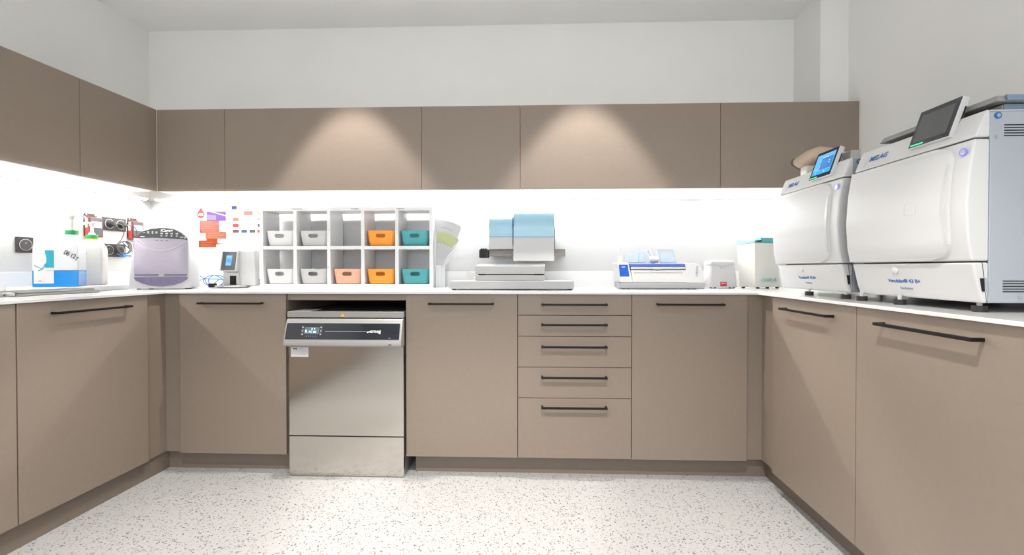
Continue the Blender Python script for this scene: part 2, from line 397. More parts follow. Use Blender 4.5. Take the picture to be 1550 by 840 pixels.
# ------------------------------------------------------------------ dishwasher
def dishwasher():
    x0, x1, y = -1.343, -.7235, 2.362
    t = thing('dishwasher', 'stainless steel undercounter dishwasher with slanted black glass control panel', 'dishwasher', (x0, y, 0))
    w = x1-x0
    bx('body', 'steel2', t, .004, w-.004, .024, .58, .004, .845)
    bx('top_lid', 'steel2', t, -.008, w+.001, .0, .05, .8505, .8815, .002)
    bx('top_shade', 'void', t, .002, w-.002, .0505, .58, .8455, .8800)  # black block paints the shade over the machine top
    bx('door', 'steel', t, 0, w, 0, .022, .219, .700, .002)
    bx('kick_panel', 'steel', t, 0, w, 0, .022, .003, .214, .002)
    # control fascia: wedge leaning out towards the bottom
    prof = [(.012, .8435), (-.006, .8435), (-.014, .836), (-.046, .728), (-.046, .708), (-.030, .700), (.012, .700)]
    f = MB().prism(prof, -.004, w+.001, 'x').build('control_fascia', 'alu', t, .003)
    # glass lies on the slanted face from (-.014,.836) to (-.046,.728)
    a, b = Vector((0, -.014, .836)), Vector((0, -.046, .728))
    d = (a-b); L = d.length; d.normalize(); n = Vector((0, -d.z, d.y))
    def on(x, s, o=.001):        # point on the slanted face, s from bottom
        q = b + d*s + n*o
        return (x, q.y, q.z)
    def plate(name, m, x0, x1, s0, s1, par, o=.0012):
        mb = MB()
        mb.hexa([on(x0, s0, o), on(x1, s0, o), on(x1, s0, 0), on(x0, s0, 0), on(x0, s1, o), on(x1, s1, o), on(x1, s1, 0), on(x0, s1, 0)])
        return mb.build(name, m, par)
    g = plate('glass_panel', 'glass_black', .003, w-.011, .012, .098, f, .0012)
    plate('display', 'display_grey', .103, .181, .041, .077, f, .0016)
    tilt = math.atan2(d.z, d.y)
    def lab(name, body, size, m, x, s, **k):
        return text(name, body, size, m, f, on(x, s, .0020), (tilt, 0, 0), **k)
    lab('display_digits', '8.', .022, 'digit', .113, .055, bold=.0002)
    lab('display_digits', 'PC 00', .016, 'digit', .146, .051, bold=.0002)
    lab('display_digits', '2: 0', .014, 'digit', .148, .068, bold=.0002)
    for sx in (.092, .190):
        for k in range(3):
            plate('touch_icon', 'text_grey', sx-.004, sx+.004, .036+.018*k, .042+.018*k, f, .0016)
            plate('touch_legend', 'text_grey', sx-.008, sx+.008, .046+.018*k, .0468+.018*k, f, .0016)
    for k in range(5):
        plate('touch_mark', 'text_grey', .115+.012*k, .1165+.012*k, .025, .032, f, .0016)
    plate('guide_line', 'text_grey', .213, .435, .0545, .0560, f, .0016)
    lab('maker_mark', 'smeg', .025, 'text_white', .482, .056, bold=.0004, width=1.1)
    for k, (dx, r) in enumerate(((-.041, .0042), (-.034, .0036), (-.0275, .003))):
        c = on(.478+dx+.003, .051+.002*k, .0016)
        MB().cyl(c, (c[0], c[1]-n.y*-.0004, c[2]+n.z*.0004), r, 16).build('maker_dot', 'text_white', f)
    lab('corner_print', '90°c', .007, 'text_grey', .560, .020)
    bx('latch_slot', 'void', f, .553, .570, -.0465, -.0455, .712, .716)
    # warning triangle on the lid
    c = (w*.472, 0, .866)
    MB().prism([(c[0]-.011, .857), (c[0]+.011, .857), (c[0], .876)], -.0008, .0002, 'y').build('warning_sticker', 'yellow', t)
    MB().prism([(c[0]-.0012, .862), (c[0]+.0012, .862), (c[0]+.0012, .870), (c[0]-.0012, .870)], -.0012, -.0006, 'y').build('warning_mark', 'text_dark', t)
    # rating label on the door
    s = MB().box(.012, .107, -.0008, .0002, .640, .692).build('rating_label', 'paper', t)
    text('label_print', 'smeg', .011, 'text_dark', s, (.034, -.001, .684), bold=.0004)
    for (xa, xb, za, zb) in ((.058, .082, .681, .686), (.014, .050, .671, .6725), (.014, .050, .665, .6665), (.056, .100, .672, .6735),
                             (.056, .098, .666, .6675), (.056, .086, .660, .6615), (.018, .054, .654, .6565), (.060, .094, .651, .653)):
        bx('label_line', 'text_grey', s, xa, xb, -.0011, -.0007, za, zb)
    return t
dishwasher()
tag(bx('paper_slip', 'paper', None, -1.335, -1.23, 2.38, 2.50, .8817, .8835), 'small white slip lying on top of the dishwasher', 'paper')

# ------------------------------------------------------------------ wall cabinets
def wall_cabinet(x0, x1, loc, rotz, label, depth, carc=None):
    t = thing('wall_cabinet', label, 'cabinet', loc, rotz, 'taupe wall cabinets')
    w = x1-x0
    bx('carcass', 'whiteboard', t, 0, w if carc is None else carc, .0205, depth, ZU0, ZU1-.004)
    bx('door', 'taupe', t, .0012, w-.0012, 0, .019, ZU0-.001, ZU1, .001)
    return t
us = [XU+.001, -1.9152, -.7085, -.119, 1.0526, XR-.0005]
wl = ['narrow taupe wall cabinet in the left corner above the red poster',
      'wide taupe wall cabinet above the white cubby shelf',
      'middle taupe wall cabinet above the gap between shelf and sealing rolls',
      'wide taupe wall cabinet above the pouch sealer with blue panel',
      'taupe wall cabinet at the right wall above the teal lidded bin']
for i in range(5):
    wall_cabinet(us[i], us[i+1], (us[i], YU, 0), 0, wl[i], YB-YU-.001, None if i < 4 else 1.6755-us[4])
wall_cabinet(0, 2.6822-2.2214, (XU, 2.2214, 0), PI/2, 'taupe left wall cabinet next to the corner', XU-XL-.001 if False else .379)
wall_cabinet(0, .9, (XU, 1.3214, 0), PI/2, 'taupe left wall cabinet cut off by the photo edge', .379)

# LED strips under the wall cabinets
def led(name_lab, axis, back, a0, a1, c):
    """wedge-shaped light profile; axis: run direction, back: sign pointing to the wall, c: centre across the run"""
    mid = (a0+a1)/2; h = (a1-a0)/2
    t = thing('led_strip', name_lab, 'light', (mid, c, ZU0) if axis == 'x' else (c, mid, ZU0))
    b = back
    MB().prism([(-.008*b, 0), (.008*b, 0), (.008*b, -.0112), (-.008*b, -.0016)], -h, h, axis).build('profile', 'profile', t)
    P, Q = (-.0072*b, -.0022), (.0072*b, -.0112)
    n = Vector((-(.53)*b, -.848))*.0006
    MB().prism([P, Q, (Q[0]+n.x, Q[1]+n.y), (P[0]+n.x, P[1]+n.y)], -h+.001, h-.001, axis).build('diffuser', 'led', t)
led('glowing strip light under the back wall cabinets', 'x', 1, -2.62, 1.64, 2.99)
led('glowing strip light under the left wall cabinets', 'y', -1, 1.34, 2.955, -2.65)

# ------------------------------------------------------------------ cubby shelf and bins
SX0, SX1, SY0, SY1, SZ0, SZ1 = -1.803, -.681, 2.842, 3.028, WT+.0003, 1.502
tb = .022
cw = (SX1-SX0-6*tb)/5
def cubby():
    t = thing('cubby_shelf', 'white open cubby shelf unit with ten compartments on the worktop', 'shelf', (SX0, SY0, SZ0))
    W, D, H = SX1-SX0, SY1-SY0, SZ1-SZ0
    bx('top_board', 'whiteboard', t, 0, W, 0, D, H-tb, H, .001)
    bx('bottom_board', 'whiteboard', t, 0, W, 0, D, 0, tb, .001)
    zm = 1.2335-SZ0
    for i in range(6):
        x = i*(cw+tb)
        nm = 'side_panel' if i in (0, 5) else 'divider'
        bx(nm, 'whiteboard', t, x, x+tb, .0005, D-.0005, tb, H-tb, .0008)
    for i in range(5):
        x = tb+i*(cw+tb)
        bx('middle_shelf', 'whiteboard', t, x, x+cw, .0008, D-.0008, zm, zm+tb, .0008)
    # small printed labels along the front edges
    for x, b in ((.245, 'STERILISATION'), (.62, 'PROTHESE'), (.915, 'CHIRURGIE')):
        text('edge_label', b, .010, 'text_dark', t, (x, -.0004, H-.011))
    for i, z in ((0, .37), (0, .13), (2, .37), (2, .13), (4, .37), (4, .13)):
        text('edge_label', 'DR', .009, 'text_grey', t, (i*(cw+tb)+.011, -.0004, z), (PI/2, PI/2, 0))
    return t
cubby()

def bin_mesh():
    wt, wb, dt, db, h = .184, .160, .160, .138, .098
    def ring(f, off, z):
        return [(x, y, z) for x, y in rrect(wb+(wt-wb)*f-2*off, db+(dt-db)*f-2*off, .022-off, 5)]
    m = MB()
    outer = [ring(.0, .010, 0), ring(.02, .003, .003), ring(.06, 0, .009)] + [ring(f, 0, h*f) for f in (.25, .5, .75, .97)] + [ring(1, .0005, h)]
    inner = [ring(1, .0022, h)] + [ring(f, .0028, h*f) for f in (.97, .75, .5, .25, .06)] + [ring(.03, .010, .004)]
    m.loft(outer+inner)
    o = m.build('storage_bin', 'whitebin', None, 0, sharp=50)
    # stadium-shaped grip hole cut through the front wall
    cut = MB().prism(rrect(.062, .026, .0128, 6, 0, .066), -.12, -.05, 'y').build('cutter', 'void')
    mod = o.modifiers.new('hole', 'BOOLEAN'); mod.operation = 'DIFFERENCE'; mod.object = cut; mod.solver = 'EXACT'
    dg = bpy.context.evaluated_depsgraph_get(); dg.update()
    me = bpy.data.meshes.new_from_object(o.evaluated_get(dg))
    o.modifiers.clear(); o.data = me
    bpy.data.objects.remove(cut)
    for p in me.polygons: p.use_smooth = True
    me.set_sharp_from_angle(angle=math.radians(40))
    me.materials.clear(); me.materials.append(M['whitebin'])
    return o
proto = bin_mesh()
bins = [(0, 1, 'whitebin', 'white storage bin in the upper row of the cubby shelf'),
        (1, 1, 'greybin', 'grey storage bin in the upper row of the cubby shelf'),
        (3, 1, 'orange', 'orange storage bin in the upper row of the cubby shelf'),
        (4, 1, 'teal', 'teal storage bin in the upper row of the cubby shelf'),
        (0, 0, 'whitebin', 'white storage bin in the lower row of the cubby shelf'),
        (1, 0, 'greybin', 'grey storage bin in the lower row of the cubby shelf'),
        (2, 0, 'peach', 'peach storage bin in the lower row of the cubby shelf'),
        (3, 0, 'orange', 'orange storage bin in the lower row of the cubby shelf'),
        (4, 0, 'teal', 'teal storage bin in the lower row of the cubby shelf')]
for k, (c, r, mm, lb) in enumerate(bins):
    o = proto if k == 0 else proto.copy()
    if k: COL.objects.link(o)
    x = SX0 + tb + c*(cw+tb) + cw/2 + random.uniform(-.002, .002)
    o.location = (x, SY0+.012+.082, (1.2335+tb if r else SZ0+tb)+.0004)
    o.rotation_euler = (0, 0, math.radians(random.uniform(-1, 1)))
    o.material_slots[0].link = 'OBJECT'; o.material_slots[0].material = M[mm]
    tag(o, lb, 'bin', 'storage bins in the cubby shelf')

# leaflets leaning at the right end of the shelf
def sheet(name, pts, y, m, lab, cat, grp=None, extra=None, t=.0008, rx=0):
    cx = sum(p[0] for p in pts)/len(pts)
    z0 = min(p[1] for p in pts)
    o = MB().prism([(p[0]-cx, p[1]-z0) for p in pts], 0, t, 'y').build(name, m, None, 0, loc=(cx, y, z0))
    tag(o, lab, cat, grp)
    for (nm, q, mm) in (extra or []):
        MB().prism([(p[0]-cx, p[1]-z0) for p in q], -.0006, -.0001, 'y').build(nm, mm, o)
    return o
fan = lambda cx, cz, r0, r1, a0, a1, n=10: [(cx+r1*math.sin(math.radians(a0+(a1-a0)*k/n)), cz+r1*math.cos(math.radians(a0+(a1-a0)*k/n))) for k in range(n+1)] + \
                                         [(cx+r0*math.sin(math.radians(a1-(a1-a0)*k/n)), cz+r0*math.cos(math.radians(a1-(a1-a0)*k/n))) for k in range(n+1)]
lx, lz = -.676, 1.115
band = fan(lx, lz, .175, .245, 2, 46)
lines = [('print_line', fan(lx, lz, .06, .17, a, a+.8, 1), 'lightgrey') for a in range(5, 46, 6)]
sheet('leaflet', fan(lx, lz, .002, .315, -1, 33)[:11] + [(lx+.13, lz+.17), (lx+.03, lz), (lx, lz)], 2.902, 'paper',
      'white fan of leaflets with lime printed band at the right end of the shelf', 'leaflet', None,
      [('lime_band', fan(lx, lz, .165, .235, 3, 40), 'lime'), ('title_line', fan(lx, lz, .262, .268, 8, 24, 6), 'text_grey')] + lines)
sheet('leaflet', [(lx+.01, lz+.02), (lx+.155, lz+.175), (lx+.092, lz+.255), (lx+.0, lz+.2)], 2.906, 'paper_grey',
      'plain grey-white leaflet sticking out behind the lime printed fan', 'leaflet')
sheet('leaflet', [(lx-.0, lz-.03), (lx+.075, lz+.03), (lx+.14, lz+.13), (lx+.02, lz+.05)], 2.910, 'paper_grey',
      'small white leaflet hanging lowest under the lime printed fan', 'leaflet')
tag(bx('file_box', 'whiteboard', None, -.678, -.640, 2.90, 3.02, WT+.0003, 1.132, .001), 'narrow white file box standing under the leaflets beside the shelf', 'box')

# ------------------------------------------------------------------ posters on the back wall
def poster_aes():
    x0, z1, w, h = -2.382, 1.536, .222, .296
    t = thing('poster', 'laminated poster with red drop and purple, red and orange text boxes', 'poster', (x0, YB-.0026, z1-h), 0, 'notices on the back wall')
    bx('sheet', 'paper', t, 0, w, -.002, -.0003, 0, h)
    def P(px, py):   # measured layout: pixels of a 44 x 64 grid
        return (px/44.0*w, h - py/64.0*h)
    def blk(name, m, pts, d=.00215):
        return MB().prism([P(*p) for p in pts], -d, -.0019, 'y').build(name, m, t)
    def rr(x0, y0, x1, y1, r=1.2):
        return rrect(x1-x0, y1-y0, r, 3, (x0+x1)/2, (y0+y1)/2)
    drop = [(5.6, .5)] + [(5.6+5.6*math.sin(math.radians(a)), 11-5.6*math.cos(math.radians(a))) for a in range(60, 301, 15)]
    b = blk('red_drop', 'p_red', drop)
    text('drop_text', 'AES', .021, 'text_white', t, (*[P(5.6, 11)[0]], -.00225, P(5.6, 11)[1]), bold=.0006)
    blk('purple_box', 'p_purple', rr(13.5, 6.5, 41, 20.5))
    blk('lilac_field', 'p_lilac', [(14, 11), (27, 12), (27, 19.5), (14, 19.5)], .00226)
    blk('white_streak', 'text_white', [(19, 7), (22, 7), (41, 12.5), (41, 13.6)], .00230)
    blk('red_box', 'p_pink', rr(3.8, 20, 31.5, 39))
    blk('red_edge', 'p_red', [(4, 33), (9, 39), (4.6, 39)], .00222)
    blk('salmon_box', 'p_salmon', rr(12, 36.5, 41, 47.5), .00222)
    blk('orange_box', 'p_orange', rr(2.2, 50, 27, 60.5))
    blk('orange_tab', 'p_orange', [(13, 47), (29, 47.3), (29, 54), (41, 54.6), (27, 56), (13, 54)], .00210)
    for y, xa, xb in ((22, 6, 22), (25, 6, 30), (28.5, 6, 25), (31.5, 6, 29), (35, 8, 26), (39, 16, 32), (42, 15, 38), (45, 15, 30), (52.5, 5, 22), (55.5, 5, 20), (58, 5, 26)):
        blk('text_line', 'p_cream', [(xa, y), (xb, y), (xb, y+.45), (xa, y+.45)], .00230)
    blk('heading_line', 'p_cream', [(15, 2.6), (34, 2.4), (34, 3.6), (15, 3.8)])
    blk('footer_line', 'text_grey', [(3, 62.5), (8, 62.5), (8, 63), (3, 63)])
poster_aes()
def poster_flow():
    x0, z1, w, h = -2.158, 1.545, .235, .192
    t = thing('poster', 'white flow chart notice with small coloured boxes and arrows beside the shelf', 'poster', (x0, YB-.0026, z1-h), 0, 'notices on the back wall')
    bx('sheet', 'paper', t, 0, w, -.0016, -.0003, 0, h)
    def P(px, py): return (px/48.0*w, h - py/40.0*h)
    def blk(name, m, x0, y0, x1, y1, d=.00175):
        return MB().prism([P(x0, y0), P(x1, y0), P(x1, y1), P(x0, y1)], -d, -.0015, 'y').build(name, m, t)
    blk('blue_badge', 'p_blue', 1.5, .5, 12, 5.5); blk('badge_mark', 'text_white', 2.2, 1.2, 4.5, 4.7, .00182)
    for m, a in (('p_cream', (5.5, 8.5, 14.5, 13)), ('p_salmon', (6, 17, 15, 22)), ('p_red', (6, 26, 15, 31)), ('p_brown', (6, 34.5, 15, 39)),
                 ('p_blue', (18.5, 34.5, 26.5, 39)), ('p_grey', (30.5, 34.5, 38.5, 39)), ('p_pink', (41.5, 34.5, 46, 39)),
                 ('p_grey', (41.8, 26, 46, 30.5)), ('p_lilac', (41.8, 17, 46, 21.5)), ('p_yellow', (41.8, 8, 46, 12.5)), ('p_pink', (22, 8, 35, 13.5))):
        blk('chart_box', m, *a)
    for m, a in (('p_salmon', (10, 14.6, 11, 17)), ('p_red', (10, 23.6, 11, 26)), ('p_brown', (10, 32, 11, 34.5)), ('p_brown', (15, 36.4, 18.5, 37.2)),
                 ('p_grey', (26.5, 36.4, 30.5, 37.2)), ('p_pink', (38.5, 36.4, 41.5, 37.2)), ('p_red', (35, 10, 39, 11))):
        blk('arrow', m, *a)
    for a in ((25, 20.5, 34, 21), (22, 23.5, 36, 24.1)):
        blk('text_line', 'text_grey', *a)
poster_flow()

# ------------------------------------------------------------------ handpiece cleaning machine in the corner
def care_machine():
    t = thing('cleaning_machine', 'rounded white instrument cleaning machine with smoky purple lid in the corner', 'machine', (-2.258, 2.60, WT), math.radians(20))
    s, kx = .000525, .80
    def Q(px, py): return ((px-385)*s*kx, (770-py)*s)
    prof = [Q(*p) for p in ((18, 765), (28, 650), (58, 400), (92, 235), (128, 165), (200, 110), (300, 80), (430, 68), (560, 80), (650, 120), (722, 178), (742, 240), (748, 500), (752, 765))]
    m = MB()
    rings = []
    for y, f, dz in ((.0, .965, -.006), (.004, .985, -.002), (.012, 1.0, 0), (.06, 1.0, 0), (.13, .99, -.006), (.18, .95, -.03), (.20, .90, -.05)):
        rings.append([(x*f, y, max(.006, .006+(z-.003)*1.0 + (dz*(z/.36)))) for x, z in prof])
    m.loft(rings)
    m.build('housing', 'white', t, .0, sharp=50)
    # dark control arch
    arch = [Q(*p) for p in ((112, 198), (135, 168), (185, 122), (300, 88), (430, 77), (560, 89), (650, 130), (718, 184), (728, 214), (560, 197), (430, 190), (300, 188))]
    a = MB().prism(arch, -.004, .006, 'y').build('control_panel', 'panelgrey', t, .001)
    x, z = Q(480, 106); text('machine_name', 'iCare+', .022, 'text_white', a, (x, -.0045, z), bold=.0008, shear=.1)
    for px in (415, 475, 535, 597):
        x, z = Q(px, 140); text('key_print', '+8', .013, 'text_white', a, (x, -.0045, z), bold=.0002)
        x, z = Q(px, 166)
        MB().lathe([(.0052, -.0046), (.0052, -.0042), (.0042, -.0042), (.0042, -.0046)], (x, 0, z), 'y', 14).build('key_ring', 'text_grey', a)
    for px, py, w, h in ((655, 178, .018, .006), (698, 184, .010, .010), (262, 130, .010, .014), (312, 130, .008, .016), (358, 130, .010, .012), (215, 134, .014, .004), (195, 179, .02, .005)):
        x, z = Q(px, py); MB().box(x-w/2, x+w/2, -.0045, -.0041, z-h/2, z+h/2).build('key_print', 'text_grey' if px != 195 else 'text_white', a)
    # bulging smoky lid
    xa, zt = Q(94, 196); xb, zb = Q(724, 604)
    nx, nz = 16, 14
    mb = MB(); V = []
    for j in range(nz+1):
        row = []
        for i in range(nx+1):
            u, v = i/nx, j/nz
            X = xa+(xb-xa)*u; Z = zb+(zt-zb)*v
            bul = (1-(2*u-1)**4)*(1-abs(2*v-1)**3)
            row.append(mb.bm.verts.new((X, -.003-.022*bul, Z)))
        V.append(row)
    for j in range(nz):
        for i in range(nx): mb.bm.faces.new([V[j][i], V[j][i+1], V[j+1][i+1], V[j+1][i]])
    back = [mb.bm.verts.new((p[0], .004, p[1])) for p in ((xa, zb), (xb, zb), (xb, zt), (xa, zt))]
    edge = V[0][:] + [V[j][nx] for j in range(1, nz+1)] + V[nz][nx-1::-1] + [V[j][0] for j in range(nz-1, 0, -1)]
    mb.bm.faces.new(back[::-1])
    cor = {0: 0, nx: 1, nx+nz: 2, 2*nx+nz: 3}
    n = len(edge); bi = 0
    for k in range(n):
        nxt = (k+1) % n
        if nxt in cor and nxt != 0:
            mb.bm.faces.new([edge[k], edge[nxt], back[cor[nxt]], back[bi]]); bi = cor[nxt]
        elif nxt == 0:
            mb.bm.faces.new([edge[k], edge[0], back[0], back[bi]]); bi = 0
        else:
            mb.bm.faces.new([edge[k], edge[nxt], back[bi]])
    lid = mb.build('lid', 'purple_lid', t, 0, sharp=60)
    # curved grip lip across the lid
    pts = []
    for k in range(25):
        u = k/24; px = 128+(720-128)*u; py = 218+118*math.sin(PI*u)**.8
        X, Z = Q(px, py); bu = 2*(X-xa)/(xb-xa)-1; bv = 2*(Z-zb)/(zt-zb)-1
        pts.append((X, -.004-.022*(1-bu**4)*(1-abs(bv)**3), Z))
    MB().tube(pts, .0042, 8).build('grip_lip', 'purple_lip', lid)
    # visible inner drum edge: pale arc low in the lid
    pts = []
    for k in range(21):
        u = k/20; px = 150+(690-150)*u; py = 596-118*math.sin(PI*u)
        X, Z = Q(px, py); bu = 2*(X-xa)/(xb-xa)-1; bv = 2*(Z-zb)/(zt-zb)-1
        pts.append((X, -.003-.022*(1-bu**4)*(1-abs(bv)**3), Z))
    MB().tube(pts, .0012, 6).build('drum_edge', 'purple_lip', lid)
    for px in (368, 425, 485):
        X, Z = Q(px, 226); MB().lathe([(.001, -.010), (.006, -.012), (.006, -.004)], (X, 0, Z), 'y', 12).build('nozzle', 'purple_dark', lid)
    for px0, px1 in ((100, 375), (440, 715)):
        x0, z0 = Q(px0, 618); x1, z1 = Q(px1, 600)
        bx('hinge_bar', 'purple_dark', lid, x0, x1, -.006, 0, z0, z1, .001)
    # drip tray below the lid
    tray = [Q(*p) for p in ((92, 630), (722, 630), (715, 660), (660, 692), (560, 722), (430, 736), (300, 730), (190, 705), (110, 668))]
    tr = MB().prism(tray, -.010, .006, 'y').build('drip_tray', 'purple_dark', t, .003)
    for px in (200, 302, 403, 503, 603):
        x, z = Q(px, 640); x2, z2 = Q(px, 700)
        bx('tray_rib', 'seam', tr, x-.0007, x+.0007, -.0106, -.0098, z2, z)
    for px in (95, 245, 715, 765-15):
        x, _ = Q(px, 770)
        for y in (.03,):
            MB().cyl((x*.93, y, 0.0003), (x*.93, y, .0075), .010, 14).build('foot', 'rubber', t)
    for px in (150, 650):
        x, _ = Q(px, 770); MB().cyl((x, .16, .0003), (x, .16, .0075), .010, 14).build('foot', 'rubber', t)
care_machine()

# blue cable coil on the worktop behind the machine
def blue_cable():
    t = thing('network_cable', 'coiled blue cable with black clip beside the small white device', 'cable', (-2.155, 2.86, WT))
    pts = [(-.16, .05, .09), (-.10, .03, .065), (-.06, .0, .045)]
    for k in range(70):
        a = k/70*2.3*2*PI
        pts.append((.01+.058*math.cos(a+2.5)*(1-.12*math.sin(k*.31))+.0004*k, .02+.012*math.sin(a*.7), .042+.036*math.sin(a+2.5)))
    pts += [(.07, .0, .052), (.09, .02, .048), (.10, .06, .045)]
    MB().tube(smooth(pts, 3), .0028, 8).build('cord', 'cable_blue', t)
    MB().tube(smooth([(-.09, .0, .1), (-.03, .0, .06), (.05, .01, .055), (.09, .02, .05), (.105, .05, .04)]), .0028, 8).build('cord', 'cable_blue', t)
    bx('clip', 'rubber', t, .042, .078, -.062, -.03, .002, .028, .004)
blue_cable()
def cable_end():
    t = thing('network_cable', 'short bundle of blue and black cables between device and shelf', 'cable', (-1.835, 2.90, WT))
    MB().tube([(-.03, .0, .03), (.0, -.02, .05), (.03, -.01, .055), (.035, -.02, .02), (.025, -.02, .005)], .004, 8).build('cord', 'cable_blue', t)
    MB().tube([(-.03, .01, .045), (.01, -.01, .04), (.035, .0, .05)], .004, 8).build('cord', 'cable_blue', t)
    MB().tube([(-.03, -.015, .012), (.0, -.02, .02), (.02, -.01, .05), (.04, .0, .055)], .003, 8).build('black_cord', 'rubber', t)
cable_end()

# ------------------------------------------------------------------ small white test device with tilted screen
def test_device():
    t = thing('tabletop_device', 'small white tabletop device with dark tilted screen and black slot opening', 'device', (-2.038, 2.80, WT))
    W = .212
    bx('base_plate', 'white', t, -.012, W*.72, -.03, .08, .004, .016, .003)
    m = MB().prism([(0, .016), (W, .012), (W, .238), (.085, .240), (.0, .238)], .03, .075, 'y').build('housing', 'white', t, .006)
    bx('foot_strip', 'seam', t, .0, W*.66, -.02, .07, .0004, .004)
    # tilted screen unit
    sc = MB().hexa([(-.002, .0, .106), (.108, .0, .106), (.108, .05, .106), (-.002, .05, .106), (.006, .016, .236), (.112, .016, .236), (.112, .05, .236), (.006, .05, .236)]).build('screen_unit', 'white', t, .004)
    def S(u, v, o): return (.008+u*.090+v*.006, .0+v*.016-o+.001*0, .112+v*.118)
    def q(name, mm, u0, v0, u1, v1, o):
        MB().hexa([S(u0, v0, o), S(u1, v0, o), S(u1, v0, 0), S(u0, v0, 0), S(u0, v1, o), S(u1, v1, o), S(u1, v1, 0), S(u0, v1, 0)]).build(name, mm, sc)
    q('screen', 'screen_off', 0, 0, 1, 1, .0012)
    q('screen_window', 'ui_bright', .30, .26, .70, .80, .0020)
    q('screen_frame', 'ui_light', .34, .30, .66, .36, .0026); q('screen_frame', 'ui_light', .34, .70, .66, .76, .0026)
    q('screen_frame', 'ui_dark', .36, .42, .64, .62, .0026)
    # slot opening
    fr = MB()
    x0, x1, z0, z1 = .032, .112, .018, .096
    fr.box(x0, x1, .024, .0305, z0, z1)
    f = fr.build('slot_frame', 'groove', t, .003)
    bx('slot', 'void', f, x0+.018, x1-.020, .0236, .0245, z0+.001, z0+.058)
    bx('slot_lip', 'seam', f, x0-.022, x1-.01, -.02, .024, .0162, .0172)
    text('red_print', 'VIP', .010, 'p_red', t, (.04, -.0304, .010), shear=.2)
test_device()

# ------------------------------------------------------------------ left wall: sockets, plugs, timers
def socket(y, z, n, label):
    t = thing('wall_socket', label, 'socket', (XL+.0026, y, z), PI/2)
    hw = .04*n
    bx('plate', 'socket', t, -hw+.001, hw-.001, -.011, -.0005, -.041, .041, .003)
    for k in range(n):
        x = (k-(n-1)/2)*.076
        w = MB().lathe([(.029, -.014), (.0275, -.0145), (.025, -.0125), (.0245, -.0115)], (x, 0, 0), 'y', 28).build('well', 'socket_in', t)
        MB().lathe([(.030, -.0135), (.030, -.0145), (.0285, -.0148), (.0285, -.0135)], (x, 0, 0), 'y', 28).build('well_ring', 'groove', w)
        for dx in (-.0095, .0095):
            MB().cyl((x+dx, -.0118, 0), (x+dx, -.0132, 0), .0027, 10).build('hole', 'void', w)
        MB().cyl((x, -.0118, .009), (x, -.0148, .009), .0022, 10).build('earth_pin', 'groove', w)
    return t
socket(2.282, 1.236, 1, 'single anthracite wall socket left of the blue liquid canister')
socket(2.783, 1.392, 2, 'double anthracite wall socket between the two red timers')
socket(2.778, 1.226, 2, 'lower anthracite wall socket with grey cables behind the white canister')

def plug(y, z, pts, label, m='cable_grey'):
    t = thing('power_plug', label, 'plug', (XL+.0026, y, z), PI/2)
    MB().lathe([(.010, -.046), (.0165, -.043), (.018, -.030), (.020, -.0150)], (0, 0, 0), 'y', 20).build('plug_body', 'rubber', t)
    MB().tube(pts, .0026, 8).build('cord', m, t)
plug(2.745, 1.392, smooth([(.0, -.045, -.005), (.03, -.06, -.002), (.05, -.06, -.04), (.045, -.05, -.09), (.02, -.045, -.125), (.018, -.045, -.14)]),
     'black plug in the left well of the double socket')
plug(2.821, 1.392, smooth([(.0, -.045, -.005), (.04, -.06, -.005), (.07, -.055, -.04), (.075, -.04, -.09), (.065, -.035, -.14), (.07, -.03, -.2)]),
     'black plug in the right well of the double socket')
lo = []
for k in range(60):
    a = k/60*2.4*2*PI
    lo.append((.0+.042*math.cos(a), -.055-.0004*k, .018+.040*math.sin(a)))
plug(2.79, 1.226, lo + [(.06, -.08, -.02), (.10, -.06, -.035)], 'black plug with looped grey cable in the lower socket')
tt = thing('network_cable', 'short blue cable at the lower socket beside the cleaning machine', 'cable', (XL+.0026, 2.82, 1.192), PI/2)
MB().tube(smooth([(.0, -.03, .002), (.03, -.055, .0), (.06, -.055, -.01), (.09, -.05, -.02)]), .005, 8).build('cord', 'cable_blue', tt)
bx('connector', 'cable_blue', tt, -.012, .012, -.04, -.0155, -.006, .010, .002)

def timer(y, z, label):
    t = thing('wall_timer', label, 'timer', (XL+.0026, y, z), PI/2, 'red wall timers')
    b = MB().prism([(-.047, .0), (.030, .0), (.030, .125), (.025, .136), (-.042, .136), (-.047, .126)], -.006, -.0005, 'y').build('bracket', 'socket', t, .001)
    for x in (-.036, .019):
        MB().cyl((x, -.0062, .128), (x, -.009, .128), .004, 12).build('screw', 'alu', b)
    bx('casing', 'red', t, -.045, .045, -.029, -.0065, -.006, .114, .003)
    f = bx('face', 'p_brown', t, -.041, .044, -.0315, -.0285, -.003, .111, .002)
    bx('face_panel', 'panelgrey', f, -.035, .040, -.0325, -.0313, .000, .108)
    bx('lcd', 'lcd', f, -.028, .034, -.0332, -.0324, .052, .088)
    MB().cyl((-.02, -.0323, .025), (-.02, -.035, .025), .006, 14).build('button', 'red', f)
    bx('side_label', 'paper', t, -.0458, -.0448, -.024, -.010, .050, .108)
timer(2.6415, 1.306, 'red and grey wall timer above the white canister')
timer(2.925, 1.310, 'red and grey wall timer partly hidden behind the cleaning machine')

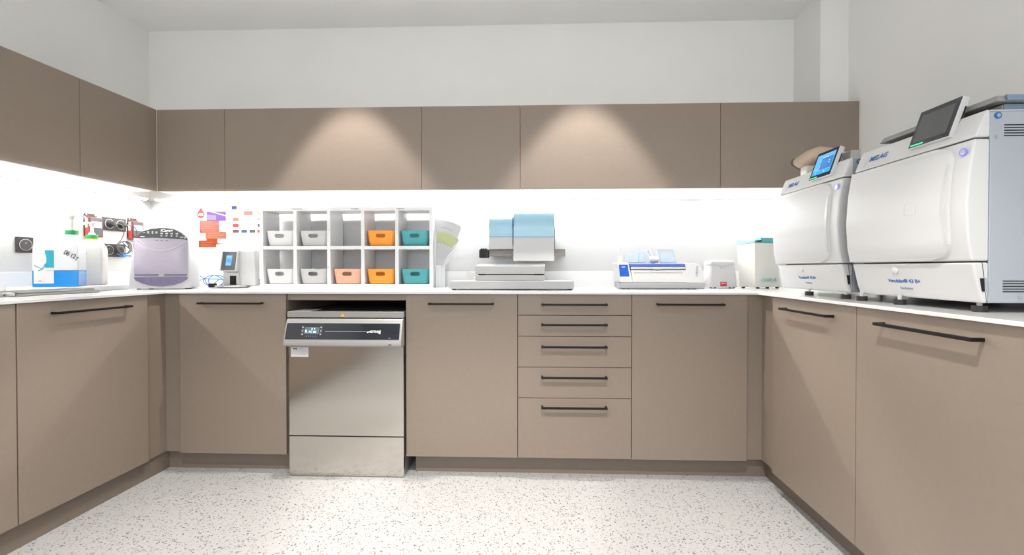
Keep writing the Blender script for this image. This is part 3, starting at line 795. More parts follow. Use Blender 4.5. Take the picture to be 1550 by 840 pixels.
# ------------------------------------------------------------------ canisters on a white tray
tag(MB().prism([(-2.706, 2.19), (-2.44, 2.19), (-2.424, 2.29), (-2.424, 2.455), (-2.46, 2.62), (-2.706, 2.62)], WT+.0003, 1.0155, 'z').build('canister_tray', 'whiteboard', None, .004), 'flat white tray under the two canisters', 'tray')
ZTy = 1.0158
def pump(t, x, y, z, cap_r, h, dirx, orange=False):
    c = MB().lathe([(cap_r, 0), (cap_r, .022), (cap_r*.93, .024), (cap_r*.5, .026)], (x, y, z), 'z', 28).build('cap', 'green', t)
    if orange:
        MB().lathe([(cap_r+.0008, -.007), (cap_r+.0008, .001)], (x, y, z), 'z', 28).build('seal_ring', 'orange', c)
    p = MB()
    p.lathe([(cap_r*.62, .024), (cap_r*.5, .034), (.0085, .038), (.0075, h-.016), (.011, h-.013), (.011, h)], (x, y, z), 'z', 20)
    p.build('pump_stem', 'offwhite', t)
    hd = MB().prism(rrect(.050, .020, .008, 4, 0, 0), h, h+.010, 'z').build('pump_head', 'offwhite', t, .002, loc=(x, y, z))
    MB().tube([(x, y, z+h+.004), (x+dirx*.03, y-.002, z+h+.004), (x+dirx*.052, y-.004, z+h+.002), (x+dirx*.056, y-.004, z+h-.008)], .0055, 10).build('spout', 'offwhite', t)

def canister_blue():
    w, d, a, K = .250, .11, math.radians(30), .704
    x0, y0 = -2.4385-w*K*math.cos(a), 2.300-w*K*math.sin(a)
    t = thing('canister', 'translucent canister half full of bright blue liquid with green pump cap', 'canister', (x0, y0, ZTy), a)
    kids = []
    prof = [(.004, 0), (w-.004, 0), (w, .006), (w, .212), (w-.006, .226), (w-.025, .262), (w-.036, .271), (w-.088, .272), (w-.092, .262), (.075, .270), (.045, .266), (.018, .240), (.003, .205), (0, .006)]
    up = [p for p in prof if p[1] > .05]
    i0 = up.index((w, .212)); up = [(w, .0845)] + up[i0:] + [(0, .0845)]
    kx = lambda P: [(p[0]*K, p[1]) for p in P]
    MB().prism(kx(up), 0, d, 'y').build('shell', 'can', t, .007, 3)
    li = [(.004, 0), (w-.004, 0), (w, .005), (w, .0845), (0, .0845), (0, .005)]
    MB().prism(kx(li), 0, d, 'y').build('liquid', 'liquid', t, .003, 3)
    # printed label
    lb = bx('label_sheet', 'paper', t, .010, .117, -.0012, -.0002, .018, .192)
    lb.scale = (K, 1, 1)
    bx('label_block', 'label_teal', lb, .070, .117, -.0018, -.0011, .100, .190)
    arc = [(.068+.052*0, .0)]
    circ = [(.030+.048*math.cos(math.radians(a)), .142+.060*math.sin(math.radians(a))) for a in range(-88, 89, 8)] + [(.012, .200-.004), (.012, .086)]
    MB().prism([(max(.011, px), pz) for px, pz in circ], -.0024, -.0017, 'y').build('label_field', 'paper', lb)
    ring = [(.030+.048*math.cos(math.radians(a)), .142+.060*math.sin(math.radians(a))) for a in range(-85, -19, 8)] + [(.030+.043*math.cos(math.radians(a)), .142+.055*math.sin(math.radians(a))) for a in range(-21, -86, -8)]
    MB().prism(ring, -.0030, -.0023, 'y').build('label_arc', 'label_teal', lb)
    MB().prism([(.012, .108), (.060, .088), (.061, .093), (.012, .116)], -.0030, -.0023, 'y').build('label_streak', 'text_greyblue', lb)
    for a in ((.018, .040, .168, .173), (.078, .112, .082, .087), (.018, .020, .030, .036), (.034, .050, .026, .037), (.056, .066, .028, .033)):
        bx('label_print', 'text_grey', lb, a[0], a[1], -.0030, -.0011, a[2], a[3])
    # hand-written date
    text('handwriting', '06', .034, 'text_dark', t, ((w-.062)*K, -.0012, .176), (PI/2, math.radians(28), 0), bold=.0006, spacing=.85, width=K*1.1)
    text('handwriting', '12', .032, 'text_dark', t, ((w-.029)*K, -.0012, .160), (PI/2, math.radians(20), 0), bold=.0006, spacing=.9, width=K*1.1)
    text('handwriting', '7', .028, 'text_dark', t, ((w-.009)*K, -.0012, .146), (PI/2, math.radians(25), 0), bold=.0006, width=K)
    MB().lathe([(.026, 0), (.026, .010), (.024, .012)], ((w-.058)*K, d/2, .268), 'z', 24).build('neck', 'can_white', t)
    pump(t, (w-.058)*K, d/2, .276, .027, .098, 1)
canister_blue()
def canister_white():
    w, d, a = .150, .10, math.radians(30)
    x0, y0 = -2.518-w*math.cos(a), 2.51-w*math.sin(a)
    t = thing('canister', 'milky white canister with green pump cap standing behind the blue one', 'canister', (x0, y0, ZTy), a)
    prof = [(.004, 0), (w-.004, 0), (w, .006), (w, .205), (w-.004, .218), (w-.022, .250), (w-.03, .258), (w-.085, .258), (w-.095, .250), (.02, .256), (.006, .240), (0, .225), (0, .006)]
    MB().prism(prof, 0, d, 'y').build('shell', 'can_white', t, .012, 3)
    lb = bx('label_sheet', 'pouch_blue', t, .015, .085, -.0012, -.0002, .015, .185)
    bx('label_band', 'text_greyblue', lb, .040, .085, -.0018, -.0011, .178, .184)
    for k in range(7):
        bx('label_print', 'text_grey', lb, .046, .070+.012*(k % 2), -.0018, -.0011, .070+.013*k, .075+.013*k)
    MB().prism([(.030, .236), (.052, .236), (.041, .228)], -.0010, .002, 'y').build('warning_mark', 'p_brown', t)
    MB().lathe([(.027, 0), (.027, .008)], (w-.058, d/2, .252), 'z', 24).build('neck', 'can_white', t)
    pump(t, w-.058, d/2, .266, .027, .088, -.6, True)
canister_white()

# flat stainless trays near the front edge of the left worktop
def steel_tray(x, y, z, w, l, label, h=.011):
    t = thing('instrument_tray', label, 'tray', (x, y, z), 0, 'flat stainless trays')
    def R(f, zz): return [(px, py, zz) for px, py in rrect(w*f, l - w*(1-f), .02*f, 4)]
    MB().loft([R(.94, 0), R(.975, .001), R(1, h-.001), R(1.0, h), R(.985, h), R(.962, .0025), R(.93, .0022)]).build('pan', 'steel2', t, 0, sharp=30)
    return t
st = steel_tray(-2.352, 2.090, WT+.0003, .135, .370, 'stainless instrument tray, lower of the two in front of the canisters')
steel_tray(-2.355, 2.080, WT+.0125, .132, .345, 'stainless instrument tray, upper of the two in front of the canisters')
st2 = steel_tray(-2.47, 1.65, WT+.0003, .34, .44, 'large stainless tray at the left edge below the single socket', .016)
bx('clip_handle', 'groove', st2, .140, .172, .222, .246, .004, .018, .003)

# ------------------------------------------------------------------ heat sealer with base
def sealer():
    t = thing('heat_sealer', 'grey steel pouch sealing machine with low wide base plate', 'sealer', (-.5134, 2.55, WT))
    W = .7045
    bx('base', 'lightgrey', t, 0, W, 0, .26, .007, .0515, .003)
    for x in (.02, W-.02):
        for y in (.02, .23):
            MB().cyl((x, y, .0003), (x, y, .008), .012, 14).build('foot', 'rubber', t)
    x0, x1, y0 = .130, .541, .11
    bx('lower_jaw', 'steel2', t, x0, x1, y0, y0+.12, .0517, .085, .002)
    bx('jaw_gap', 'seam', t, x0+.004, x1-.004, y0+.004, y0+.10, .0845, .0895)
    for a, b in ((x0+.01, x0+.06), (x1-.065, x1-.012)):
        bx('jaw_slot', 'void', t, a, b, y0-.001, y0+.003, .0855, .0900)
    u = MB().prism([(y0, .089), (y0, .138), (y0+.004, .1405), (y0+.13, .152), (y0+.13, .089)], x0, x1, 'x').build('upper_jaw', 'steel2', t, .002)
    bx('bright_band', 'alu', u, x0+.002, x1-.002, y0-.0004, y0+.002, .132, .1385)
    d = Vector((0, .126, .0115)).normalized(); n = Vector((0, -d.z, d.y))
    o0 = Vector((0, y0+.004, .1405))
    def pl(name, m, xa, xb, s0, s1, h):
        P = lambda x, s, k: tuple(Vector((x, 0, 0)) + o0 + d*s + n*k)
        MB().hexa([P(xa, s0, 0), P(xb, s0, 0), P(xb, s1, 0), P(xa, s1, 0), P(xa, s0, h), P(xb, s0, h), P(xb, s1, h), P(xa, s1, h)]).build(name, m, u)
    pl('control_strip', 'pouch_blue', x0+.075, x0+.230, .006, .09, .0012)
    pl('key', 'text_greyblue', x0+.125, x0+.185, .055, .07, .0022)
    for x, z in ((x0+.008, .105), (x1-.008, .105)):
        MB().cyl((x, y0-.0012, z), (x, y0+.001, z), .0025, 10).build('screw', 'groove', u)
    # bent feed flap on the left
    MB().hexa([(x0-.052, y0+.02, .072), (x0+.02, y0-.004, .080), (x0+.02, y0, .080), (x0-.052, y0+.024, .072),
               (x0-.052, y0+.02, .108), (x0+.02, y0-.004, .0865), (x0+.02, y0, .0865), (x0-.052, y0+.024, .108)]).build('feed_flap', 'groove', t)
    MB().tube([(-.018, .10, .006), (-.01, .06, .012), (.002, .03, .02)], .0022, 6).build('mains_lead', 'rubber', t)
sealer()

# wall-mounted roll holder with two rolls of sealing pouch
def roll_holder():
    t = thing('roll_holder', 'steel rail on the back wall carrying two rolls of blue pouch film', 'holder', (0, 2.85, 1.188))
    MB().box(-.325, .158, .012, .207, .014, .020).box(-.325, .158, .012, .020, .018, .044).box(-.325, .158, .0, .024, 0, .018).build('rail', 'rail', t, .001)
    MB().box(-.325, .158, .012, .14, .040, .046).build('shelf_plate', 'rail', t, .001)
    k = bx('knob', 'socket', t, -.386, -.3255, -.012, .05, -.010, .044, .005)
    for x in (-.372, -.358, -.344):
        bx('knob_rib', 'rubber', k, x-.003, x+.003, -.015, .048, -.006, .050, .001)
    for x in (-.1715, .0925):
        MB().prism([(.02, .0465), (.135, .0465), (.12, .19), (.05, .20)], x, x+.003, 'x').build('divider_plate', 'groove', t)
    bx('end_print', 'groove', t, .105, .14, .05, .10, .046, .0475)
roll_holder()
def roll(x0, x1, r, ztop, zcut, zhang, label):
    yc, zc = 2.925, ztop-r
    t = thing('pouch_roll', label, 'roll', (x0, yc, zc), 0, 'rolls of blue sterilisation pouch film')
    w = x1-x0
    MB().lathe([(.02, 0), (r-.001, 0), (r, .001), (r, w-.001), (r-.001, w), (.02, w)], (0, 0, 0), 'x', 64).build('film', 'film', t, sharp=30)
    for x in (.0, w-.004):
        MB().lathe([(r-.002, x-.0004), (r+.0006, x-.0004), (r+.0006, x+.0044), (r-.002, x+.0044)], (0, 0, 0), 'x', 64).build('film_edge', 'film_edge', t)
    y = -r-.0012
    # hanging end: white paper web, blue film web cut shorter
    m = MB(); n = 12; A = []
    zz = zhang-zc
    for k in range(n+1):
        s = k/n; A.append((y-.0004 - .012*s*s, .0+(zz)*s))
    pts = A + [(a+.0012, b) for a, b in A[::-1]]
    m.prism(pts, .0, w, 'x').build('paper_web', 'paper', t, sharp=30)
    zk = zcut-zc
    A = [(y-.0018 - .012*(k/6*zk/zz)**2, .0+zk*k/6) for k in range(7)]
    pts = A + [(a+.0008, b) for a, b in A[::-1]]
    fw = MB().prism(pts, 0, w, 'x').build('film_web', 'film', t, sharp=30)
    a = A[-1]
    MB().box(0, w, a[0]-.0008, a[0]+.0004, a[1]-.0005, a[1]+.0040).build('film_cut_edge', 'film_edge', fw)
roll(-.3215, -.1735, .094, 1.452, 1.308, 1.234, 'narrow roll of blue sterilisation pouch, left on the wall rail')
roll(-.1665, .0870, .108, 1.482, 1.306, 1.158, 'wide roll of blue sterilisation pouch with white end hanging low')

# ------------------------------------------------------------------ pouch sealer with blue panel
def blue_sealer():
    t = thing('pouch_sealer', 'white tabletop pouch sealer with royal blue front panel and navy bar', 'sealer', (.470, 2.70, WT))
    W = .505
    MB().prism([(.010, 0), (W, 0), (W, .036), (.010, .036)], .0, .24, 'y').build('base', 'lightgrey', t, .006, loc=(0, 0, .004))
    for x in (.03, .055, .37, .41, .45):
        MB().cyl((x, .02, .0003), (x, .02, .0055), .008, 12).build('foot', 'rubber', t)
    side = lambda s: [(s, .040), (s+.006, .085), (s+.03, .150), (s+.045, .158), (s+.20, .158), (s+.22, .145), (s+.225, .040)]
    # left module, leaning to the left at the top
    def slab(name, m, x0b, x1b, x0t, x1t, zt, y_front_b, y_front_t, bev=.004):
        return MB().hexa([(x0b, y_front_b, .040), (x1b, y_front_b, .040), (x1b, .22, .040), (x0b, .22, .040),
                          (x0t, y_front_t, zt), (x1t, y_front_t, zt), (x1t, .20, zt), (x0t, .20, zt)]).build(name, m, t, bev)
        return
    L = slab('left_module', 'white', .008, .082, -.008, .060, .158, .002, .030)
    MB().hexa([(.006, .0085, .066), (.064, .0085, .066), (.064, .0135, .066), (.006, .0135, .066),
               (.001, .0245, .146), (.054, .0245, .146), (.054, .029, .146), (.001, .029, .146)]).build('blue_panel', 'royal', L, .001)
    bx('panel_mark', 'text_white', L, .018, .038, .0195, .0225, .130, .134)
    slab('front_body', 'white', .080, .470, .072, .460, .112, .004, .022)
    for k, x in enumerate((.094, .190, .283, .372)):
        bx('guide_tab', 'groove', t, x, x+.003, .016, .024, .086, .102)
    bx('guide_lip', 'offwhite', t, .09, .38, .017, .026, .097, .101, .001)
    bx('slot', 'seam', t, .078, .398, .026, .16, .1125, .1175)
    bx('press_bar', 'white', t, .074, .398, .030, .20, .1180, .132, .003)
    bx('grip', 'groove', t, .205, .256, .020, .035, .117, .130, .002)
    bx('navy_cover', 'navy', t, .066, .398, .034, .20, .1325, .152, .004)
    R = MB()
    prof = [(.398, .040), (W-.002, .040), (W-.004, .090), (W-.020, .140), (W-.045, .156), (.398, .158)]
    rings = []
    for y, f in ((.004, 0), (.03, 1), (.20, 1)):
        rings.append([(px, y + (.026*(pz-.04)/.118 if y < .01 else 0), pz) for px, pz in prof])
    r = R.loft(rings).build('right_module', 'white', t, .005)
    text('maker_mark', 'Quattro', .022, 'text_greyblue', r, (W-.047, .0135, .102), (PI/2-math.radians(13), -PI/2+math.radians(8), 0), bold=.0003)
    # document rack on top
    bx('rack_back', 'white', t, .025, .030, .05, .15, .158, .2, .001)
    MB().tube([(.030, .15, .158), (.030, .15, .285)], .0022, 8).build('rack_wire', 'white', t)
    MB().tube([(.004, .10, .170), (.0, .10, .192), (.018, .10, .195), (.03, .10, .18)], .002, 6).build('rack_hook', 'groove', t)
blue_sealer()
ZP = WT+.158
def pouch(x, y, w, h, tilt, lean, label, m, th=.006, band=True):
    t = thing('pouch_bundle', label, 'pouches', (x, y, ZP), 0, 'pouches on the sealer')
    t.rotation_euler = (math.radians(-lean), 0, 0)
    sh = lambda z: z*math.tan(math.radians(tilt))
    def sheared(name, mm, x0, x1, y0, y1, z0, z1, bev=0.0):
        MB().hexa([(x0+sh(z0), y0, z0), (x1+sh(z0), y0, z0), (x1+sh(z0), y1, z0), (x0+sh(z0), y1, z0),
                   (x0+sh(z1), y0, z1), (x1+sh(z1), y0, z1), (x1+sh(z1), y1, z1), (x0+sh(z1), y1, z1)]).build(name, mm, t, bev)
    sheared('stack', m, 0, w, 0, th, .002, h, .0015)
    if band:
        sheared('paper_band', 'paper', .0005, w-.0005, -.0008, .0005, h-.012, h-.0006)
        for a in (.003, w-.009):
            sheared('seal_line', 'film', a, a+.005, -.0008, .0005, .004, h-.014)
pouch(.523, 2.80, .080, .053, 0, 6, 'pale blue pouch stack leaning left at the sealer back', 'pouch_blue', .02, False)
pouch(.597, 2.79, .050, .073, 2, 6, 'narrow blue pouch bundle with white top on the sealer', 'pouch_blue', .02)
pouch(.700, 2.80, .012, .078, -22, 6, 'thin slanted pouch stack seen edge on behind the big one', 'paper_grey', .07, False)
pouch(.738, 2.79, .100, .085, -14, 8, 'widest clear pouch bundle with blue seams on the sealer', 'pouch_blue', .014)
t = thing('tape_roll', 'small white roll lying between the pouch bundles on the sealer', 'roll', (.668, 2.78, ZP+.0195))
MB().lathe([(.008, 0), (.019, 0), (.019, .05), (.008, .05)], (0, 0, 0), 'x', 28).build('tape', 'paper', t, sharp=30)
MB().lathe([(.007, -.0008), (.0082, -.0008), (.0082, .0508), (.007, .0508)], (0, 0, 0), 'x', 20).build('core', 'cream', t)

# ------------------------------------------------------------------ small white box with red label
def white_box():
    t = thing('tabletop_device', 'small white rounded device with red label between sealer and teal lidded bin', 'device', (1.040, 2.82, WT))
    W = .176
    def R(w, d, z, r=.022, cx=W/2, cy=.065): return [(x, y, z) for x, y in rrect(w, d, r, 5, cx, cy)]
    MB().loft([R(.178, .128, .007), R(.180, .130, .012), R(.172, .124, .07), R(.158, .116, .135), R(.156, .112, .14)]).build('housing', 'white', t, sharp=50)
    MB().loft([R(.158, .116, .1405), R(.163, .120, .146), R(.160, .118, .160), R(.148, .108, .170), R(.10, .07, .174)]).build('lid', 'white', t, sharp=50)
    pts = [(W/2+.07*math.cos(math.radians(a)), .002, .168+.034*math.sin(math.radians(a))*1.0) for a in range(180, 361, 12)]
    MB().tube(pts, .0016, 6).build('lid_seam', 'groove', t)
    bx('latch', 'groove', t, W/2-.016, W/2+.016, .001, .012, .122, .134, .002)
    l = bx('red_label', 'darkred', t, W/2-.018, W/2+.020, -.003, .002, .014, .040, .001)
    text('label_print', 'MELAG', .0085, 'text_white', l, (W/2+.001, -.0034, .031), bold=.0003)
    bx('label_print', 'p_pink', l, W/2-.010, W/2+.004, -.0034, -.0028, .0165, .020)
    bx('label_print', 'p_pink', l, W/2+.007, W/2+.013, -.0034, -.0028, .0165, .020)
    for x in (.02, .045, .135, .158):
        MB().cyl((x, .02, .0003), (x, .02, .0075), .006, 10).build('foot', 'rubber', t)
white_box()

# ------------------------------------------------------------------ tapered cream bin with teal lid
def teal_bin():
    t = thing('lidded_cabinet', 'tapered cream cabinet with teal lid beside the sterilizer', 'device', (1.302, 2.78, WT))
    o = (1.302, 2.78)
    def C(p): return (p[0]-o[0], p[1]-o[1])
    Fb, Lb, Rb = (1.302, 2.78), (1.243, 2.86), (1.492, 2.845)
    Ft, Lt, Rt = (1.3015, 2.785), (1.2255, 2.86), (1.443, 2.845)
    Bb = (Lb[0]+Rb[0]-Fb[0], Lb[1]+Rb[1]-Fb[1]+.03); Bt = (Lt[0]+Rt[0]-Ft[0], Lt[1]+Rt[1]-Ft[1]+.03)
    b = [(*C(p), .010) for p in (Fb, Rb, Bb, Lb)]; tp = [(*C(p), .279) for p in (Ft, Rt, Bt, Lt)]
    tp[3] = (tp[3][0], tp[3][1], .270)
    MB().hexa(b+tp).build('housing', 'cream', t, .003)
    g = lambda p, z, e=1.02: (C(p)[0]*e, C(p)[1]*e-.001, z)
    lf = MB().hexa([g(Lt, .2715), g(Ft, .2800), (.03, .02, .2800), (-.02, .12, .2760), g(Lt, .298), g(Ft, .2905), (.03, .02, .2905), (-.02, .12, .3)]).build('lid_flap', 'mint', t, .001)
    MB().hexa([g(Ft, .2800), g(Rt, .2800), (C(Rt)[0], C(Rt)[1]+.03, .2800), (.0, .06, .2800), g(Ft, .2935), g(Rt, .2935), (C(Rt)[0], C(Rt)[1]+.03, .2935), (.0, .06, .2935)]).build('lid', 'teal', t, .001)
    f = .28
    P0 = (C(Ft)[0]+(C(Rt)[0]-C(Ft)[0])*f, C(Ft)[1]+(C(Rt)[1]-C(Ft)[1])*f)
    MB().hexa([(P0[0], P0[1]-.002, .2937), (*[c*1.02 for c in C(Rt)], .2937), (C(Rt)[0], C(Rt)[1]+.05, .2937), (P0[0], P0[1]+.06, .2937),
               (P0[0]+.006, P0[1]-.002, .312), (*[c*1.02 for c in C(Rt)], .312), (C(Rt)[0], C(Rt)[1]+.05, .312), (P0[0]+.006, P0[1]+.06, .312)]).build('raised_lid', 'teal', t, .001)
    bx('latch', 'rubber', t, .012, .042, .006, .024, .2865, .2955, .001)
    # print on the right-hand face
    ang = math.atan2(Rb[1]-Fb[1], Rb[0]-Fb[0])
    n = Vector((math.sin(ang), -math.cos(ang), 0))
    def on(s, z): return (s*math.cos(ang)+n.x*.0035, s*math.sin(ang)+n.y*.0035+.002, z)
    text('name_print', 'CLASSE', .025, 'text_teal', t, on(.083, .052), (PI/2, 0, ang), shear=.25, bold=.0006)
    text('name_print', 'A', .028, 'text_teal', t, on(.146, .054), (PI/2, 0, ang), shear=.3, bold=.0012)
    MB().tube([on(.118+.03*math.cos(math.radians(a))+.02, .048+.012*math.sin(math.radians(a))) for a in range(170, 370, 12)], .0008, 6).build('name_swoosh', 'text_teal', t)
    for p in ((.03, .02), (.095, .035), (.17, .068), (-.035, .07)):
        MB().cyl((p[0], p[1]+.01, .0003), (p[0], p[1]+.01, .0105), .010, 12).build('foot', 'rubber', t)
teal_bin()

# ------------------------------------------------------------------ sterilizers on the right worktop
AW = .488
PROF = [(.027, .056), (.060, .045), (.143, .026), (.20, .014), (.30, .008), (.40, .015), (.492, .030), (.555, .055), (.570, .062)]
def yprof(z):
    for (a, ya), (b, yb) in zip(PROF, PROF[1:]):
        if a <= z <= b: return ya+(yb-ya)*(z-a)/(b-a)
    return PROF[-1][1]
def sterilizer(loc, label, screen_on, feet):
    t = thing('sterilizer', label, 'sterilizer', loc, -PI/2, 'white tabletop sterilizers')
    sh = .072
    bx('chassis', 'chassis', t, .0025, AW-.0015, sh, .62, .027, .566, .003)
    bx('core', 'seam', t, .006, AW-.006, .066, sh+.01, .032, .560)
    def shell(name, z0, z1, m='white', extra=()):
        zs = sorted({z0, z1, *[z for z, _ in PROF if z0 < z < z1]})
        pts = [(yprof(z), z) for z in zs] + [(sh-.0005, z1), (sh-.0005, z0)]
        return MB().prism(pts, 0, AW, 'x').build(name, m, t, .006, 3)
    low = shell('lower_panel', .027, .1415)
    mid = shell('front_frame', .1455, .4895)
    top = shell('top_cover', .4935, .570)
    MB().box(.004, AW-.002, sh, .20, .5662, .5698).build('roof_plate', 'white', t, .001)
    # bulging door with rounded free edge
    z0, z1, xr, rad = .149, .487, .437, .055
    rows = []
    n = 26
    for k in range(n+1):
        z = z0+(z1-z0)*k/n
        dz = min(z-z0, z1-z); x = xr
        if dz < rad: x = xr - rad + math.sqrt(max(0, rad*rad-(rad-dz)**2))
        y = yprof(z)
        rows.append([(.003, y-.009, z), (x-.012, y-.010, z), (x-.004, y-.007, z), (x, y+.002, z), (x, y+.006, z), (.003, y+.006, z)])
    d = MB().loft(rows).build('door', 'white', t, sharp=35)
    # finger groove along the free edge
    rows = []
    for k in range(17):
        s = k/16; z = .195+.235*s; w = .0005+.010*math.sin(PI*s)
        y = yprof(z)-.0105
        rows.append([(xr-.012-w, y, z), (xr-.006, y+.0008, z), (xr-.003, y+.004, z), (xr-.012-w, y+.004, z)])
    MB().loft(rows).build('grip_groove', 'groove', d)
    zc = .315
    fr = MB()
    ro = rrect(.046, .042, .008, 4, .305, zc); ri = rrect(.044, .040, .007, 4, .305, zc)
    N = len(ro)
    for k in range(N):
        k2 = (k+1) % N
        fr.hexa([(ro[k][0], yprof(ro[k][1])-.0102, ro[k][1]), (ro[k2][0], yprof(ro[k2][1])-.0102, ro[k2][1]), (ri[k2][0], yprof(ri[k2][1])-.0102, ri[k2][1]), (ri[k][0], yprof(ri[k][1])-.0102, ri[k][1]),
                 (ro[k][0], yprof(ro[k][1])-.0090, ro[k][1]), (ro[k2][0], yprof(ro[k2][1])-.0090, ro[k2][1]), (ri[k2][0], yprof(ri[k2][1])-.0090, ri[k2][1]), (ri[k][0], yprof(ri[k][1])-.0090, ri[k][1])])
    fr.build('emblem_outline', 'groove', d)
    # power button with blue ring
    c = (.464, yprof(.457), .457)
    MB().lathe([(.0115, -.004), (.0115, -.006), (.0085, -.006), (.0085, -.004)], c, 'y', 24).build('button_ring', 'led_blue', mid)
    MB().lathe([(.0083, -.003), (.0083, -.0062), (.002, -.0066)], c, 'y', 20).build('power_button', 'alu', mid)
    # knob on the lower panel
    MB().lathe([(.0125, .004), (.0125, -.002), (.009, -.005), (.002, -.006)], (.205, yprof(.118), .118), 'y', 24).build('lock_cap', 'white', low)
    tl = math.atan2(.116, .030)   # slope of the lower panel
    sl = PI/2 - math.atan2(yprof(.06)-yprof(.10), -.04) * 0
    rot_low = (PI/2 + math.atan2(yprof(.06)-yprof(.12), .06), 0, 0)
    text('model_print', 'Vacuklav® 43 B+', .0185, 'text_blue', low, (.232, yprof(.082)-.0010, .082), rot_low, width=1.05, bold=.0001)
    text('model_print', 'Evolution', .0135, 'text_greyblue', low, (.238, yprof(.058)-.0012, .058), rot_low)
    # top cover print and loudspeaker slits
    rot_top = (PI/2 - math.atan2(yprof(.55)-yprof(.50), .05), 0, 0)
    text('maker_mark', 'MELAG', .027, 'text_blue', top, (.105, yprof(.530)-.0012, .530), rot_top, shear=.25, bold=.0005)
    for k in range(7):
        z = .507+.006*k
        MB().hexa([(.036+k*.0014, yprof(z)-.0008, z), (.056+k*.0014, yprof(z+.001)-.0008, z+.001), (.056+k*.0014, yprof(z)+.002, z), (.036+k*.0014, yprof(z)+.002, z),
                   (.036+k*.0014, yprof(z+.0025)-.0008, z+.0025), (.056+k*.0014, yprof(z+.0035)-.0008, z+.0035), (.056+k*.0014, yprof(z)+.002, z+.0025), (.036+k*.0014, yprof(z)+.002, z+.0025)]).build('speaker_slit', 'groove', top)
    # tilted touch screen
    a, b = Vector((0, .027, .517)), Vector((0, .070, .640))
    u = (b-a); H = u.length; u.normalize(); nn = Vector((0, -u.z, u.y))
    x0, w = .258, .152
    def S(px, s, k): return tuple(Vector((x0+px, 0, 0)) + a + u*s + nn*k)
    def slab(name, m, xa, xb, s0, s1, k0, k1, par, bev=0.0):
        return MB().hexa([S(xa, s0, k1), S(xb, s0, k1), S(xb, s0, k0), S(xa, s0, k0), S(xa, s1, k1), S(xb, s1, k1), S(xb, s1, k0), S(xa, s1, k0)]).build(name, m, par, bev, 3)
    cs = slab('screen_case', 'white', 0, w, 0, H, -.022, 0, t, .004)
    slab('screen_bezel', 'glass_black', .003, w-.003, .003, H-.002, -.001, .0012, cs, .0006)
    slab('case_vent', 'void', w-.004, w+.0006, .018, H-.03, -.019, -.014, cs)
    if screen_on:
        slab('screen', 'ui_light', .014, w-.014, .020, H-.016, .001, .0018, cs)
        slab('screen_list', 'ui_dark', .056, w-.016, .040, H-.036, .0016, .0022, cs)
        slab('screen_bar', 'ui_bright', .014, w-.014, .020, .036, .0016, .0022, cs)
        for s in (.052, .062, .072, .082):
            slab('screen_text', 'ui_light', .062, .062+random.uniform(.02, .05), s, s+.0012, .0020, .0025, cs)
        slab('screen_text', 'ui_line', .110, .116, .064, .068, .0020, .0025, cs); slab('screen_text', 'ui_line', .110, .116, .074, .078, .0020, .0025, cs)
        slab('screen_text', 'ui_line', .038, .041, .025, .031, .0020, .0025, cs); slab('screen_text', 'ui_line', .096, .100, .025, .031, .0020, .0025, cs)
        slab('screen_text', 'ui_line', .058, .095, H-.034, H-.032, .0020, .0025, cs)
        c = S(.035, .066, .0020); MB().tube([tuple(Vector(c)+Vector((.012*math.cos(q*PI/10), 0, 0))+u*(.012*math.sin(q*PI/10))) for q in range(19)], .0006, 5).build('screen_dial', 'ui_dark', cs)
    else:
        slab('screen', 'screen_off', .016, w-.016, .018, H-.018, .001, .0016, cs)
    slab('status_light', 'led_green', .010, .058, .0065, .0105, .001, .0020, cs)
    # mains switch recess on the right flank
    sw = MB().prism([(.046, .098), (.068, .098), (.068, .058), (.054, .058)], AW-.001, AW+.0008, 'x').build('switch_plate', 'chassis', t)
    MB().prism([(.046, .097), (.058, .097), (.060, .060), (.052, .060)], AW+.0004, AW+.0014, 'x').build('mains_switch', 'void', sw)
    MB().prism([(.052, .140), (.0535, .140), (.066, .030), (.0645, .030)], AW-.001, AW+.0006, 'x').build('flank_seam', 'seam', t)
    # vents, screws and cable port on the right flank
    for zb in (.495, .058):
        for k in range(5):
            z = zb + .0075*k
            bx('vent_slot', 'void', t, AW-.004, AW-.0005, .110, .26, z, z+.0028)
    MB().lathe([(.0095, AW-.003), (.0095, AW+.001), (.005, AW+.0016)], (0, .092, .553), 'x', 20).build('port_ring', 'text_blue', t)
    MB().lathe([(.005, AW-.001), (.005, AW+.0022), (.0015, AW+.0026)], (0, .092, .553), 'x', 16).build('port', 'alu', t)
    for y, z in ((.090, .494), (.155, .046)):
        MB().lathe([(.0045, AW-.003), (.0045, AW+.001), (.0015, AW+.0016)], (0, y, z), 'x', 14).build('screw', 'alu', t)
    for x, y in feet:
        f = MB().cyl((x, y, .0003), (x, y, .018), .0175, 22).build('foot', 'rubber', t)
        MB().cyl((x, y, .017), (x, y, .033), .006, 12).build('foot_stem', 'groove', f)
    return t
sterilizer((1.188, 1.799, WT), 'big white sterilizer with dark grey screen, the nearer of the two', False, [(.020, .050), (.205, .048), (.458, .075), (.06, .5), (.43, .5)])
sterilizer((1.186, 2.347, WT), 'white sterilizer with lit blue screen, the farther of the two', True, [(.222, .055), (.462, .062), (.06, .5), (.43, .5)])

